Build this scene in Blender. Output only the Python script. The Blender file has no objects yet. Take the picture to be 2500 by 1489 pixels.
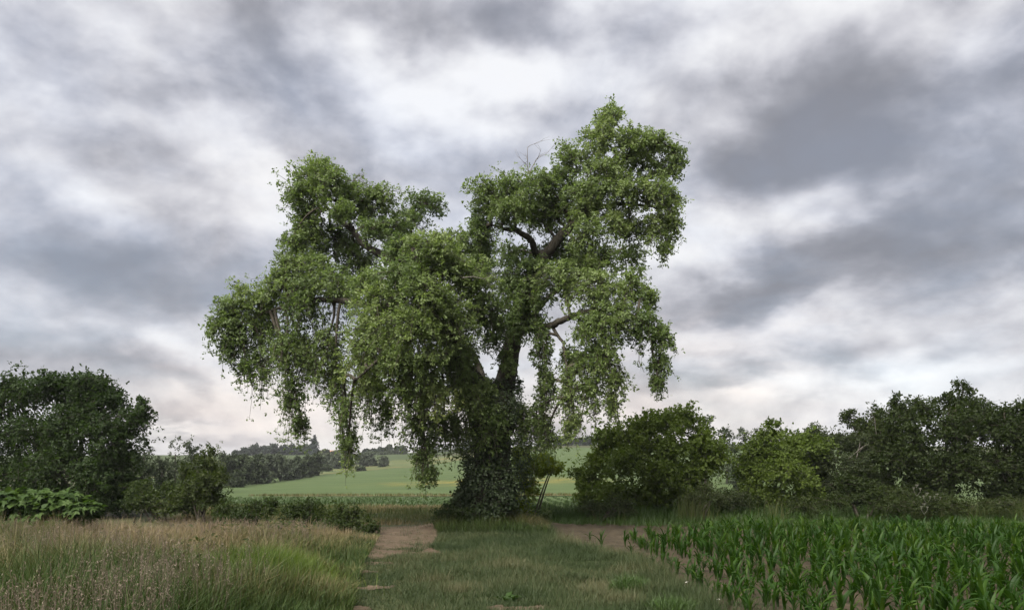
import bpy, math, random
import numpy as np
from mathutils import Vector

PI = math.pi
R = np.random.default_rng(11)
random.seed(5)
scene = bpy.context.scene
COL = scene.collection

# ------------------------------------------------------------------ camera
F, HV, CU, H = 1950.0, 1130.0, 1250.0, 1.7      # focal length and horizon in photo pixels, eye height
cam_d = bpy.data.cameras.new('camera')
cam = bpy.data.objects.new('camera', cam_d); COL.objects.link(cam)
cam.location = (0, 0, H); cam.rotation_euler = (PI / 2, 0, 0)
cam_d.sensor_width = 36; cam_d.lens = 36 * F / 2500
cam_d.shift_y = (HV - 744.5) / 2500
cam_d.clip_start = .1; cam_d.clip_end = 9000
scene.camera = cam

# ------------------------------------------------------------------ light and sky
SUN_AZ, SUN_EL = math.radians(-148), math.radians(50)   # azimuth from +Y, clockwise
sun_d = bpy.data.lights.new('sun', 'SUN'); sun_d.energy = 1.5; sun_d.angle = math.radians(48)
sun_d.color = (1, .96, .88)
sun = bpy.data.objects.new('sun', sun_d); COL.objects.link(sun)
sdir = Vector((math.sin(SUN_AZ) * math.cos(SUN_EL), math.cos(SUN_AZ) * math.cos(SUN_EL), math.sin(SUN_EL)))
sun.rotation_euler = sdir.to_track_quat('Z', 'Y').to_euler()
scene.view_settings.view_transform = 'Standard'; scene.view_settings.look = 'None'
scene.view_settings.exposure = 3.0; scene.view_settings.gamma = 1
scene.view_settings.use_curve_mapping = False
scene.render.engine = 'CYCLES'
scene.cycles.max_bounces = 8; scene.cycles.diffuse_bounces = 5; scene.cycles.glossy_bounces = 2
scene.cycles.transmission_bounces = 5; scene.cycles.transparent_max_bounces = 4
scene.cycles.use_denoising = True
scene.cycles.volume_bounces = 0

def build_world():
    w = bpy.data.worlds.new('World'); scene.world = w; w.use_nodes = True
    nt = w.node_tree; N = nt.nodes; L = nt.links; N.clear()
    def node(t, **k):
        n = N.new(t)
        for a, b in k.items(): setattr(n, a, b)
        return n
    def put(n, i, v):
        if hasattr(v, 'links') or isinstance(v, bpy.types.NodeSocket): L.new(v, n.inputs[i])
        else: n.inputs[i].default_value = v
    def M(op, a, b=0., c=0.):
        n = node('ShaderNodeMath', operation=op); put(n, 0, a); put(n, 1, b); put(n, 2, c); return n.outputs[0]
    def VM(op, a, b=None):
        n = node('ShaderNodeVectorMath', operation=op); put(n, 0, a)
        if b is not None: put(n, 1, b)
        return n
    tc = node('ShaderNodeTexCoord'); sep = node('ShaderNodeSeparateXYZ'); L.new(tc.outputs['Generated'], sep.inputs[0])
    x, y, z = sep.outputs
    az = M('ARCTAN2', x, y); el = M('ARCSINE', M('MINIMUM', M('MAXIMUM', z, -1.), 1.))
    zz = M('ADD', M('MAXIMUM', z, 0.), .26)
    pl = node('ShaderNodeCombineXYZ'); put(pl, 0, M('DIVIDE', x, zz)); put(pl, 1, M('DIVIDE', y, zz))   # a flat cloud deck overhead
    def noise(scale, detail=6., rough=.55, dist=0., off=(0, 0, 0), stretch=(1, 1, 1)):
        mp = node('ShaderNodeMapping'); L.new(pl.outputs[0], mp.inputs[0]); mp.inputs['Location'].default_value = off; mp.inputs['Scale'].default_value = stretch
        n = node('ShaderNodeTexNoise'); L.new(mp.outputs[0], n.inputs['Vector'])
        n.inputs['Scale'].default_value = scale; n.inputs['Detail'].default_value = detail
        n.inputs['Roughness'].default_value = rough; n.inputs['Distortion'].default_value = dist
        return n
    ae = node('ShaderNodeCombineXYZ'); put(ae, 0, az); put(ae, 1, el)
    # warp of the large cloud masses
    w1 = noise(1.1, 5., .58); w2 = noise(5., 6., .55, off=(7, 3, 0))
    v1 = VM('SUBTRACT', w1.outputs['Color'], (.5, .5, .5)); v1 = VM('MULTIPLY', v1.outputs[0], (.13, .10, 0))
    v2 = VM('SUBTRACT', w2.outputs['Color'], (.5, .5, .5)); v2 = VM('MULTIPLY', v2.outputs[0], (.075, .06, 0))
    P = VM('ADD', VM('ADD', ae.outputs[0], v1.outputs[0]).outputs[0], v2.outputs[0]).outputs[0]
    def blob(u, v, ru, rv, rot, amp):
        s, t = (u - CU) / F, (HV - v) / F
        mp = node('ShaderNodeMapping', vector_type='TEXTURE'); L.new(P, mp.inputs[0])
        mp.inputs['Location'].default_value = (math.atan(s), math.atan2(t, math.hypot(1, s)), 0)
        mp.inputs['Rotation'].default_value = (0, 0, math.radians(rot))
        k = 1.9
        mp.inputs['Scale'].default_value = (k * ru / F / (1 + s * s), k * rv / F / (1 + .5 * t * t), 1)
        ln = VM('LENGTH', mp.outputs[0])
        mr = node('ShaderNodeMapRange', interpolation_type='SMOOTHSTEP'); L.new(ln.outputs['Value'], mr.inputs[0])
        mr.inputs[1].default_value = 0; mr.inputs[2].default_value = 1; mr.inputs[3].default_value = amp; mr.inputs[4].default_value = 0
        return mr.outputs[0]
    BL = [
        (2150, 400, 430, 330, 0, -.15), (1900, 330, 260, 150, 0, -.10), (150, 150, 350, 200, 0, -.04), (250, 520, 350, 200, 0, -.06),
        (640, 90, 130, 120, 0, -.26), (700, 140, 90, 60, 0, -.12), (540, 210, 150, 110, 20, -.14), (1050, 40, 260, 60, 5, -.20),
        (1280, 60, 170, 60, 0, -.16), (1130, 105, 150, 55, 0, -.10), (1590, 70, 80, 45, 0, -.14), (840, 200, 55, 75, 30, -.14),
        (900, 340, 110, 80, 0, -.14), (640, 330, 200, 70, 0, -.08), (2050, 250, 210, 110, -20, -.24), (2020, 370, 280, 90, 10, -.22),
        (1830, 400, 180, 55, 0, -.22), (2350, 380, 200, 130, 0, -.20), (2450, 130, 150, 180, 0, -.14), (2010, 650, 260, 60, 15, -.34),
        (1800, 725, 160, 40, 0, -.30), (2250, 560, 210, 70, 0, -.22), (2100, 590, 160, 50, 0, -.14), (2370, 700, 210, 90, 0, -.16),
        (1780, 890, 95, 28, 0, -.26), (1700, 912, 50, 18, 0, -.14), (2110, 862, 100, 26, 0, -.16), (150, 350, 100, 40, 0, -.12),
        (330, 640, 260, 110, -15, -.20), (120, 560, 220, 70, -15, -.16), (480, 700, 150, 70, -10, -.12), (430, 885, 110, 34, -20, -.16),
        (505, 935, 45, 26, -30, -.16), (450, 1068, 170, 16, 0, -.18), (120, 830, 200, 80, 0, -.07), (1250, 330, 260, 70, 0, -.10),
        (1180, 420, 200, 60, 0, -.10), (60, 120, 170, 120, 0, -.06),
        (750, 50, 55, 75, -30, .26), (880, 180, 60, 100, 35, .26), (950, 260, 80, 60, 0, .22), (1110, 210, 110, 60, 10, .26),
        (1030, 310, 150, 45, 0, .14), (330, 60, 160, 60, 0, .12), (400, 300, 130, 36, 0, .20), (520, 350, 90, 60, 0, .22),
        (610, 430, 100, 90, 0, .16), (640, 540, 60, 80, 0, .20), (1300, 180, 150, 50, 0, .20), (1520, 140, 150, 50, 0, .12),
        (1720, 60, 150, 60, 0, .12), (1930, 80, 200, 45, 0, .12), (1990, 450, 90, 38, 20, .24), (2060, 490, 110, 28, 10, .14),
        (1800, 560, 160, 60, 20, .22), (1700, 810, 160, 60, 0, .20), (1960, 780, 160, 40, 8, .18), (1900, 925, 210, 32, 6, .20),
        (2320, 880, 200, 36, 0, .14), (460, 800, 80, 50, 0, .10), (600, 960, 150, 60, 0, .16), (442, 1034, 30, 9, 0, .22), (200, 450, 150, 30, -10, .12),
    ]
    acc = None
    for b in BL:
        b = b[:5] + (b[5] * (1.0 if b[5] < 0 else 1.1),)
        o = blob(*b); acc = o if acc is None else M('ADD', acc, o)
    n1 = noise(1.5, 8., .56, .35, off=(2.3, 5.1, 0))
    dv = VM('MULTIPLY', tc.outputs['Generated'], (1, 1, 1.5)).outputs[0]
    wn = node('ShaderNodeTexNoise'); L.new(dv, wn.inputs['Vector']); wn.inputs['Scale'].default_value = 3.; wn.inputs['Detail'].default_value = 2
    wv = VM('MULTIPLY', VM('SUBTRACT', wn.outputs['Color'], (.5, .5, .5)).outputs[0], (.07, .07, .07)).outputs[0]
    dv = VM('ADD', dv, wv).outputs[0]
    def dnoise(scale, detail, rough, off):
        n = node('ShaderNodeTexNoise'); L.new(VM('ADD', dv, off).outputs[0], n.inputs['Vector'])
        n.inputs['Scale'].default_value = scale; n.inputs['Detail'].default_value = detail; n.inputs['Roughness'].default_value = rough
        return n.outputs['Fac']
    lum = M('ADD', acc, .655)
    lum = M('MULTIPLY_ADD', M('SUBTRACT', n1.outputs['Fac'], .5), .24, lum)
    lum = M('MULTIPLY_ADD', M('SUBTRACT', dnoise(4.6, 7., .54, (3, 1, 2)), .5), .34, lum)
    for sc, off, dl, k in [(4.2, (7, 2, 5), (.015, .0, .05), 1.35), (9., (1, 8, 3), (.007, .0, .024), .95)]:      # relief: upper edges of each billow lighter
        p = dnoise(sc, 6., .52, off); q = dnoise(sc, 6., .52, tuple(i + j for i, j in zip(off, dl)))
        lum = M('MULTIPLY_ADD', M('SUBTRACT', p, q), k, lum)
    sm = node('ShaderNodeMapRange', interpolation_type='SMOOTHSTEP'); L.new(dnoise(3.4, 7., .55, (9, 4, 1)), sm.inputs[0])
    sm.inputs[1].default_value = .44; sm.inputs[2].default_value = .58; sm.inputs[3].default_value = -.06; sm.inputs[4].default_value = .06
    lum = M('ADD', lum, sm.outputs[0])
    ramp = node('ShaderNodeValToRGB'); L.new(lum, ramp.inputs[0]); cr = ramp.color_ramp; cr.interpolation = 'B_SPLINE'
    pts = [(.0, (.23, .235, .265)), (.30, (.345, .35, .39)), (.52, (.53, .53, .575)), (.74, (.75, .75, .785)), (1., (.96, .96, .97))]
    cr.elements[0].position, cr.elements[1].position = pts[0][0], pts[-1][0]
    cr.elements[0].color, cr.elements[1].color = pts[0][1] + (1,), pts[-1][1] + (1,)
    for p, c in pts[1:-1]:
        e = cr.elements.new(p); e.color = c + (1,)
    warm = None
    for b in [(1680, 930, 330, 130, 0, .9), (1000, 1010, 560, 110, 0, .9), (500, 980, 220, 80, 0, .5), (600, 480, 200, 200, 0, .1)]:
        o = blob(*b); warm = o if warm is None else M('ADD', warm, o)
    mx = node('ShaderNodeMix', data_type='RGBA', blend_type='MULTIPLY'); put(mx, 0, M('MINIMUM', warm, 1.))
    L.new(ramp.outputs[0], mx.inputs[6]); mx.inputs[7].default_value = (1.07, .975, .90, 1)
    sky = node('ShaderNodeTexSky', sky_type='NISHITA'); sky.sun_disc = False; sky.sun_elevation = SUN_EL; sky.sun_rotation = SUN_AZ
    bg1 = node('ShaderNodeBackground'); L.new(sky.outputs[0], bg1.inputs[0]); bg1.inputs[1].default_value = .05
    bg2 = node('ShaderNodeBackground'); L.new(mx.outputs[2], bg2.inputs[0]); bg2.inputs[1].default_value = .127
    cover = M('MINIMUM', M('MULTIPLY_ADD', n1.outputs['Fac'], .35, .79), .985)
    mixs = node('ShaderNodeMixShader'); put(mixs, 0, cover); L.new(bg1.outputs[0], mixs.inputs[1]); L.new(bg2.outputs[0], mixs.inputs[2])
    out = node('ShaderNodeOutputWorld'); L.new(mixs.outputs[0], out.inputs[0])
    w.cycles.sampling_method = 'MANUAL'; w.cycles.sample_map_resolution = 1024
build_world()

# ------------------------------------------------------------------ helpers
def W(u, v, Y):
    u, v, Y = np.broadcast_arrays(np.asarray(u, float), v, Y)
    return np.stack([(u - CU) / F * Y, Y, H + (HV - v) / F * Y], -1)
def PXm(Y): return Y / F
def ground_px(u, v):                      # photo pixel -> point on the level ground
    Y = H * F / (v - HV); return (u - CU) / F * Y, Y
def unit(a): return a / np.maximum(np.linalg.norm(a, axis=-1, keepdims=True), 1e-9)
def rand_unit(n): return unit(R.normal(size=(n, 3)))

def hash2(ix, iy, seed):
    h = (ix.astype(np.int64) * 374761393 + iy.astype(np.int64) * 668265263 + seed * 974711) & 0xffffffff
    h = ((h ^ (h >> 13)) * 1274126177) & 0xffffffff
    return ((h ^ (h >> 16)) & 0xffff) / 65535.0
def vnoise(x, y, seed=0):
    ix, iy = np.floor(x), np.floor(y); fx, fy = x - ix, y - iy
    fx = fx * fx * (3 - 2 * fx); fy = fy * fy * (3 - 2 * fy)
    a, b = hash2(ix, iy, seed), hash2(ix + 1, iy, seed); c, d = hash2(ix, iy + 1, seed), hash2(ix + 1, iy + 1, seed)
    return (a + (b - a) * fx) * (1 - fy) + (c + (d - c) * fx) * fy
def fbm(x, y, oct=4, seed=0):
    s, a, t = 0, .5, 0
    for k in range(oct):
        s = s + a * vnoise(x * 2 ** k + 17 * k, y * 2 ** k - 9 * k, seed + k); t += a; a *= .5
    return s / t

def mesh(name, V, faces, m=None, parent=None, tint=None, smooth=False):
    """faces: list of (n,3)/(n,4) int arrays; returns a linked object"""
    me = bpy.data.meshes.new(name)
    V = np.asarray(V, np.float32)
    faces = [np.asarray(f, np.int32) for f in faces if len(f)]
    loops = np.concatenate([f.ravel() for f in faces])
    tot = np.concatenate([np.full(len(f), f.shape[1], np.int32) for f in faces])
    st = np.concatenate([[0], np.cumsum(tot)[:-1]]).astype(np.int32)
    me.vertices.add(len(V)); me.vertices.foreach_set('co', V.ravel())
    me.loops.add(len(loops)); me.loops.foreach_set('vertex_index', loops)
    me.polygons.add(len(tot)); me.polygons.foreach_set('loop_start', st); me.polygons.foreach_set('loop_total', tot)
    if smooth: me.polygons.foreach_set('use_smooth', np.ones(len(tot), bool))
    me.update(calc_edges=True)
    if tint is not None:
        at = me.attributes.new('tint', 'FLOAT', 'POINT'); at.data.foreach_set('value', np.asarray(tint, np.float32))
    if m: me.materials.append(m)
    o = bpy.data.objects.new(name, me); COL.objects.link(o)
    if parent: attach(o, parent)
    return o
def attach(o, parent):
    o.parent = parent
    if o.data is not None and parent.location.length > 0:
        me = o.data
        if not me.get('moved'):
            a = np.empty(len(me.vertices) * 3, np.float32); me.vertices.foreach_get('co', a)
            a = a.reshape(-1, 3) - np.array(world_loc(parent), np.float32); me.vertices.foreach_set('co', a.ravel()); me['moved'] = 1; me.update()
def world_loc(o):
    p = Vector((0, 0, 0))
    while o is not None: p += o.location; o = o.parent
    return p
def tag(o, label=None, cat=None, group=None, kind=None):
    if label: o['label'] = label
    if cat: o['category'] = cat
    if group: o['group'] = group
    if kind: o['kind'] = kind
    return o
def thing(name, loc, label, cat, group=None):
    o = bpy.data.objects.new(name, None); COL.objects.link(o); o.location = tuple(float(v) for v in loc)
    o.empty_display_size = .2
    return tag(o, label, cat, group)

class MB:
    """collects vertices and faces with a tint"""
    def __init__(s): s.V, s.F3, s.F4, s.T, s.n = [], [], [], [], 0
    def add(s, V, f3=None, f4=None, tint=0.):
        V = np.asarray(V, float).reshape(-1, 3)
        if f3 is not None and len(f3): s.F3.append(np.asarray(f3) + s.n)
        if f4 is not None and len(f4): s.F4.append(np.asarray(f4) + s.n)
        s.V.append(V); s.T.append(np.broadcast_to(np.asarray(tint, float), (len(V),))); s.n += len(V)
    def build(s, name, m, parent=None, smooth=False):
        fs = []
        if s.F3: fs.append(np.concatenate(s.F3))
        if s.F4: fs.append(np.concatenate(s.F4))
        return mesh(name, np.concatenate(s.V), fs, m, parent, np.concatenate(s.T), smooth)

def tube(mb, pts, rad, sides=7, rough=0., tint=0., cap=True):
    pts = np.asarray(pts, float); n = len(pts); rad = np.broadcast_to(np.asarray(rad, float), (n,))
    d = np.gradient(pts, axis=0); d = unit(d)
    ref = np.array([.13, .99, .05]) if abs(d[:, 2]).mean() > .6 else np.array([0., .05, 1.])
    s = unit(np.cross(d, ref)); t = np.cross(s, d)
    a = np.arange(sides) / sides * 2 * PI
    rr = rad[:, None] * (1 + rough * R.normal(size=(n, sides)))
    V = pts[:, None] + rr[..., None] * (np.cos(a)[None, :, None] * s[:, None] + np.sin(a)[None, :, None] * t[:, None])
    i = np.arange(n - 1)[:, None] * sides; j = np.arange(sides)[None]; k = (j + 1) % sides
    f4 = np.stack([i + j, i + k, i + sides + k, i + sides + j], -1).reshape(-1, 4)
    V = V.reshape(-1, 3); f3 = None
    if cap:
        V = np.vstack([V, pts[-1] + d[-1] * rad[-1] * .6]); b = (n - 1) * sides
        f3 = np.stack([b + np.arange(sides), b + (np.arange(sides) + 1) % sides, np.full(sides, n * sides)], -1)
    mb.add(V, f3, f4, tint)

def twigs_mesh(mb, A, B, C, r0, r1, seg=3):
    """many thin three-sided twigs along quadratic curves A-B-C"""
    n = len(A); ts = np.linspace(0, 1, seg + 1)
    P = np.stack([(1 - t) ** 2 * A + 2 * t * (1 - t) * B + t * t * C for t in ts], 1)
    d = unit(C - A); s = unit(np.cross(d, np.array([.3, .2, 1.]))); t2 = np.cross(s, d)
    r = (np.asarray(r0).reshape(-1, 1) * (1 - ts) + np.asarray(r1).reshape(-1, 1) * ts) * np.ones((n, 1))
    a = np.arange(3) / 3 * 2 * PI
    V = P[:, :, None] + r[:, :, None, None] * (np.cos(a)[None, None, :, None] * s[:, None, None] + np.sin(a)[None, None, :, None] * t2[:, None, None])
    base = (np.arange(n) * (seg + 1) * 3)[:, None, None]; i = np.arange(seg)[None, :, None] * 3; j = np.arange(3)[None, None]; k = (j + 1) % 3
    f4 = np.stack([base + i + j, base + i + k, base + i + 3 + k, base + i + 3 + j], -1).reshape(-1, 4)
    mb.add(V.reshape(-1, 3), None, f4, 0.)

def leaves(mb, pos, d, nrm, L, Wd, tint, kind='kite', fold=.16):
    d = unit(d); s = unit(np.cross(d, nrm)); n = np.cross(s, d)
    N = len(pos); L = np.broadcast_to(L, (N,))[:, None]; Wd = np.broadcast_to(Wd, (N,))[:, None]
    if kind == 'kite':
        prof = [(0, 0, 0), (.58, .5, 1), (1, 0, -.4), (.58, -.5, 1)]
    else:
        prof = [(0, 0, 0), (.28, .40, 1), (.68, .5, 1), (1, 0, -.6), (.68, -.5, 1), (.28, -.40, 1)]
    V = np.stack([pos + d * L * a + s * Wd * b + n * Wd * fold * c for a, b, c in prof], 1)
    m = len(prof); o = (np.arange(N) * m)[:, None]
    tt = np.repeat(np.broadcast_to(tint, (N,)), m)
    if kind == 'kite':
        mb.add(V.reshape(-1, 3), np.concatenate([o + np.array([[0, 1, 2]]), o + np.array([[0, 2, 3]])]), None, tt)
    else:
        mb.add(V.reshape(-1, 3), None, np.concatenate([o + np.array([[0, 1, 2, 3]]), o + np.array([[0, 3, 4, 5]])]), tt)

def rosettes(mb, P, axis, k, L, Wr, tint, kind='kite', spread=(5, 55), up=.25, jit=.02):
    """k leaves radiating from each twig tip"""
    n = len(P); axis = unit(axis)
    ref = unit(R.normal(size=(n, 3))); s = unit(np.cross(axis, ref)); t = np.cross(s, axis)
    ph = R.uniform(0, 2 * PI, (n, k)); th = np.radians(R.uniform(*spread, (n, k)))
    rad = np.cos(ph)[..., None] * s[:, None] + np.sin(ph)[..., None] * t[:, None]
    d = np.cos(th)[..., None] * rad + np.sin(th)[..., None] * axis[:, None]
    d = d + R.normal(size=d.shape) * .18; d[..., 2] -= .10
    nr = np.sin(th)[..., None] * -rad + np.cos(th)[..., None] * axis[:, None]
    nr = nr * np.where(nr[..., 2:3] < 0, -1, 1); nr[..., 2] += up; nr += R.normal(size=d.shape) * .25
    pos = P[:, None] + R.normal(size=d.shape) * jit
    Ls = L * R.uniform(.65, 1.25, (n, k)); tn = (np.asarray(tint)[:, None] + R.uniform(-.12, .12, (n, k)))
    leaves(mb, pos.reshape(-1, 3), d.reshape(-1, 3), nr.reshape(-1, 3), Ls.ravel(), (Ls * Wr * R.uniform(.85, 1.15, (n, k))).ravel(), tn.ravel(), kind)

def sprays(E, n_tw, hang, m, inner=.3, zmin=None, out=.07, upbias=.15, arch=.18):
    """twig curves through ellipsoids E (c, r) and the points on them where leaves sit"""
    E = np.asarray(E, float)
    idx = np.repeat(np.arange(len(E)), n_tw); n = len(idx); c, r = E[idx, :3], E[idx, 3:6]; hg = np.asarray(hang, float)[idx]
    d = rand_unit(n); d[:, 2] += upbias - .55 * hg; d = unit(d); d[:, :2] *= (1 - .12 * hg)[:, None]
    rho = R.uniform(.62, 1.08, n); far = R.random(n) < out; rho[far] = R.uniform(1.05, 1.5, far.sum())
    C = c + r * d * rho[:, None]
    A = c + r * unit(d * .6 + rand_unit(n) * .7) * R.uniform(0, inner, n)[:, None]; A[:, 2] += r[:, 2] * .35 * hg
    ln = np.linalg.norm(C - A, axis=1)
    B = (A + C) / 2; B[:, 2] += arch * ln
    C[:, 2] -= hg * ln * R.uniform(.15, .85, n)
    if zmin is not None:
        C[:, 2] = np.maximum(C[:, 2], zmin + R.uniform(.02, .35, n)); B[:, 2] = np.maximum(B[:, 2], zmin + .1); A[:, 2] = np.maximum(A[:, 2], zmin + .05)
    t = R.uniform(.22, 1.02, (n, m)); t[:, 0] = 1
    t = t[..., None]
    P = (1 - t) ** 2 * A[:, None] + 2 * t * (1 - t) * B[:, None] + t * t * C[:, None]
    T = unit(2 * (1 - t) * (B - A)[:, None] + 2 * t * (C - B)[:, None])
    P = P + R.normal(size=P.shape) * (.07 * np.minimum(ln, 1.2)[:, None, None] + .02)
    ax = T * .5 + R.normal(size=P.shape) * .45 + d[:, None] * .35; ax[..., 2] += .3 - .45 * hg[:, None]
    return A, B, C, P.reshape(-1, 3), ax.reshape(-1, 3), np.repeat(R.random(n), m), np.repeat(idx, m)

# ------------------------------------------------------------------ materials
def mat(name): 
    m = bpy.data.materials.new(name); m.use_nodes = True; m.node_tree.nodes.clear(); return m, m.node_tree.nodes, m.node_tree.links
def ramp(N, pts):
    r = N.new('ShaderNodeValToRGB'); cr = r.color_ramp
    cr.elements[0].position = pts[0][0]; cr.elements[0].color = tuple(pts[0][1]) + (1,)
    cr.elements[1].position = pts[-1][0]; cr.elements[1].color = tuple(pts[-1][1]) + (1,)
    for p, c in pts[1:-1]:
        e = cr.elements.new(p); e.color = tuple(c) + (1,)
    return r
def leaf_mat(name, pts, trans=.3, rough=.5, spec=.35, tcol=(1.25, 1.35, .55), obj_random=False):
    m, N, L = mat(name)
    at = N.new('ShaderNodeAttribute'); at.attribute_name = 'tint'; fac = at.outputs['Fac']
    if obj_random:
        oi = N.new('ShaderNodeObjectInfo'); ad = N.new('ShaderNodeMath'); ad.operation = 'ADD'
        L.new(fac, ad.inputs[0]); L.new(oi.outputs['Random'], ad.inputs[1]); fr = N.new('ShaderNodeMath'); fr.operation = 'PINGPONG'; fr.inputs[1].default_value = 1
        L.new(ad.outputs[0], fr.inputs[0]); fac = fr.outputs[0]
    r = ramp(N, pts); L.new(fac, r.inputs[0])
    p = N.new('ShaderNodeBsdfPrincipled'); L.new(r.outputs[0], p.inputs['Base Color']); p.inputs['Roughness'].default_value = rough
    p.inputs['Specular IOR Level'].default_value = spec
    t = N.new('ShaderNodeBsdfTranslucent'); mu = N.new('ShaderNodeMix'); mu.data_type = 'RGBA'; mu.blend_type = 'MULTIPLY'; mu.inputs[0].default_value = 1
    L.new(r.outputs[0], mu.inputs[6]); mu.inputs[7].default_value = tuple(tcol) + (1,); L.new(mu.outputs[2], t.inputs[0])
    mx = N.new('ShaderNodeMixShader'); mx.inputs[0].default_value = trans; L.new(p.outputs[0], mx.inputs[1]); L.new(t.outputs[0], mx.inputs[2])
    o = N.new('ShaderNodeOutputMaterial'); L.new(mx.outputs[0], o.inputs[0]); return m
def rough_mat(name, pts, scale, rough=.95, bump=.3, bscale=None, detail=6., stretch=(1, 1, 1), extra=None, dist=.05):
    m, N, L = mat(name)
    tc = N.new('ShaderNodeTexCoord'); mp = N.new('ShaderNodeMapping'); mp.inputs['Scale'].default_value = stretch; L.new(tc.outputs['Object'], mp.inputs[0])
    n = N.new('ShaderNodeTexNoise'); L.new(mp.outputs[0], n.inputs['Vector']); n.inputs['Scale'].default_value = scale; n.inputs['Detail'].default_value = detail; n.inputs['Roughness'].default_value = .62
    r = ramp(N, pts); L.new(n.outputs['Fac'], r.inputs[0])
    p = N.new('ShaderNodeBsdfPrincipled'); p.inputs['Roughness'].default_value = rough; p.inputs['Specular IOR Level'].default_value = .15
    col = r.outputs[0]
    if extra: col = extra(N, L, tc, col)
    L.new(col, p.inputs['Base Color'])
    n2 = N.new('ShaderNodeTexNoise'); L.new(mp.outputs[0], n2.inputs['Vector']); n2.inputs['Scale'].default_value = bscale or scale * 4; n2.inputs['Detail'].default_value = 5
    b = N.new('ShaderNodeBump'); b.inputs['Strength'].default_value = bump; b.inputs['Distance'].default_value = dist; L.new(n2.outputs['Fac'], b.inputs['Height']); L.new(b.outputs[0], p.inputs['Normal'])
    o = N.new('ShaderNodeOutputMaterial'); L.new(p.outputs[0], o.inputs[0]); return m

M_oak = leaf_mat('oak_leaf', [(0, (.070, .103, .034)), (.5, (.122, .164, .056)), (.85, (.168, .208, .076)), (1, (.215, .24, .085))], .52, .5, .28, (1.13, 1.22, .72))
M_ivy = leaf_mat('ivy_leaf', [(0, (0.018, 0.029, 0.013)), (.6, (0.035, 0.052, 0.021)), (1, (0.060, 0.080, 0.033))], .35, .5, .3)
M_bark = rough_mat('oak_bark', [(.3, (0.018, 0.016, 0.012)), (.55, (0.039, 0.034, 0.026)), (.75, (0.070, 0.064, 0.049))], 9, bump=.9, bscale=26, stretch=(1, 1, .35), dist=.04)
M_twig = rough_mat('twig_bark', [(.3, (.030, .026, .020)), (.7, (.070, .060, .046))], 12, bump=.3)
M_dead = rough_mat('dead_twig', [(.3, (0.080, 0.070, 0.060)), (.7, (0.150, 0.135, 0.120))], 14, bump=.3)
M_hazel = leaf_mat('hazel_leaf', [(0, (0.049, 0.072, 0.014)), (.5, (0.078, 0.109, 0.022)), (1, (0.126, 0.151, 0.034))], .48, .6, .15, (1.15, 1.3, .55))
M_darkbush = leaf_mat('dark_bush_leaf', [(0, (0.015, 0.028, 0.008)), (.5, (0.026, 0.043, 0.013)), (1, (0.044, 0.066, 0.019))], .48, .6, .15, (1.15, 1.3, .55))
M_hedge = leaf_mat('hedge_leaf', [(0, (0.017, 0.027, 0.007)), (.5, (0.028, 0.040, 0.011)), (1, (0.048, 0.061, 0.019))], .48, .6, .15, (1.15, 1.3, .55))
M_hedge2 = leaf_mat('grey_hedge_leaf', [(0, (0.025, 0.034, 0.015)), (.5, (0.039, 0.051, 0.022)), (1, (0.062, 0.075, 0.033))], .48, .6, .15, (1.15, 1.3, .55))
M_lime = leaf_mat('sapling_leaf', [(0, (.10, .135, .012)), (.5, (.16, .20, .02)), (1, (.22, .25, .035))], .6, .6, .15)
M_broad = leaf_mat('broad_leaf', [(0, (0.020, 0.041, 0.007)), (.5, (0.031, 0.058, 0.011)), (1, (0.048, 0.080, 0.018))], .35, .62, .2, obj_random=True)
M_bramble = leaf_mat('bramble_leaf', [(0, (0.016, 0.028, 0.008)), (.5, (0.034, 0.048, 0.014)), (.85, (0.058, 0.066, 0.022)), (1, (0.110, 0.069, 0.034))], .48, .6, .15, (1.15, 1.3, .55))
M_maize = leaf_mat('maize_leaf', [(0, (0.009, 0.028, 0.002)), (.5, (0.015, 0.041, 0.003)), (.9, (0.026, 0.057, 0.005)), (1, (0.037, 0.066, 0.006))], .42, .55, .2, (1.3, 1.45, .3), obj_random=True)
M_meadow = leaf_mat('meadow_grass', [(0, (0.024, 0.045, 0.008)), (.35, (0.043, 0.060, 0.014)), (.58, (0.078, 0.076, 0.028)), (.8, (0.128, 0.100, 0.050)), (1, (0.153, 0.116, 0.069))], .25, .6, .2, (1.1, 1.1, .7))
M_seed = leaf_mat('seed_head', [(0, (0.113, 0.090, 0.067)), (.5, (0.150, 0.119, 0.092)), (1, (0.184, 0.147, 0.117))], .3, .7, .15, (1.1, 1, .9))
M_short = leaf_mat('short_grass', [(0, (0.017, 0.029, 0.008)), (.4, (0.027, 0.041, 0.013)), (.7, (0.042, 0.054, 0.021)), (1, (0.088, 0.080, 0.041))], .25, .6, .2, (1.1, 1.15, .6))
M_verge = leaf_mat('verge_grass', [(0, (0.022, 0.046, 0.007)), (.5, (0.034, 0.064, 0.010)), (1, (0.054, 0.083, 0.017))], .3, .5, .3, (1.2, 1.3, .5))
M_limegrass = leaf_mat('lime_grass', [(0, (0.041, 0.072, 0.004)), (.6, (0.066, 0.103, 0.007)), (1, (0.089, 0.117, 0.014))], .3, .5, .3, (1.2, 1.3, .5))
M_crop = leaf_mat('crop_leaf', [(0, (0.026, 0.048, 0.013)), (.6, (0.037, 0.062, 0.017)), (1, (0.063, 0.074, 0.023))], .3, .5, .3)
M_far = leaf_mat('far_leaf', [(0, (0.020, 0.029, 0.014)), (.5, (0.032, 0.043, 0.020)), (1, (0.049, 0.061, 0.026))], .2, .6, .15)
M_ridge = leaf_mat('ridge_leaf', [(0, (0.014, 0.022, 0.015)), (.5, (0.024, 0.033, 0.022)), (1, (0.038, 0.049, 0.030))], .2, .6, .1)
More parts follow.
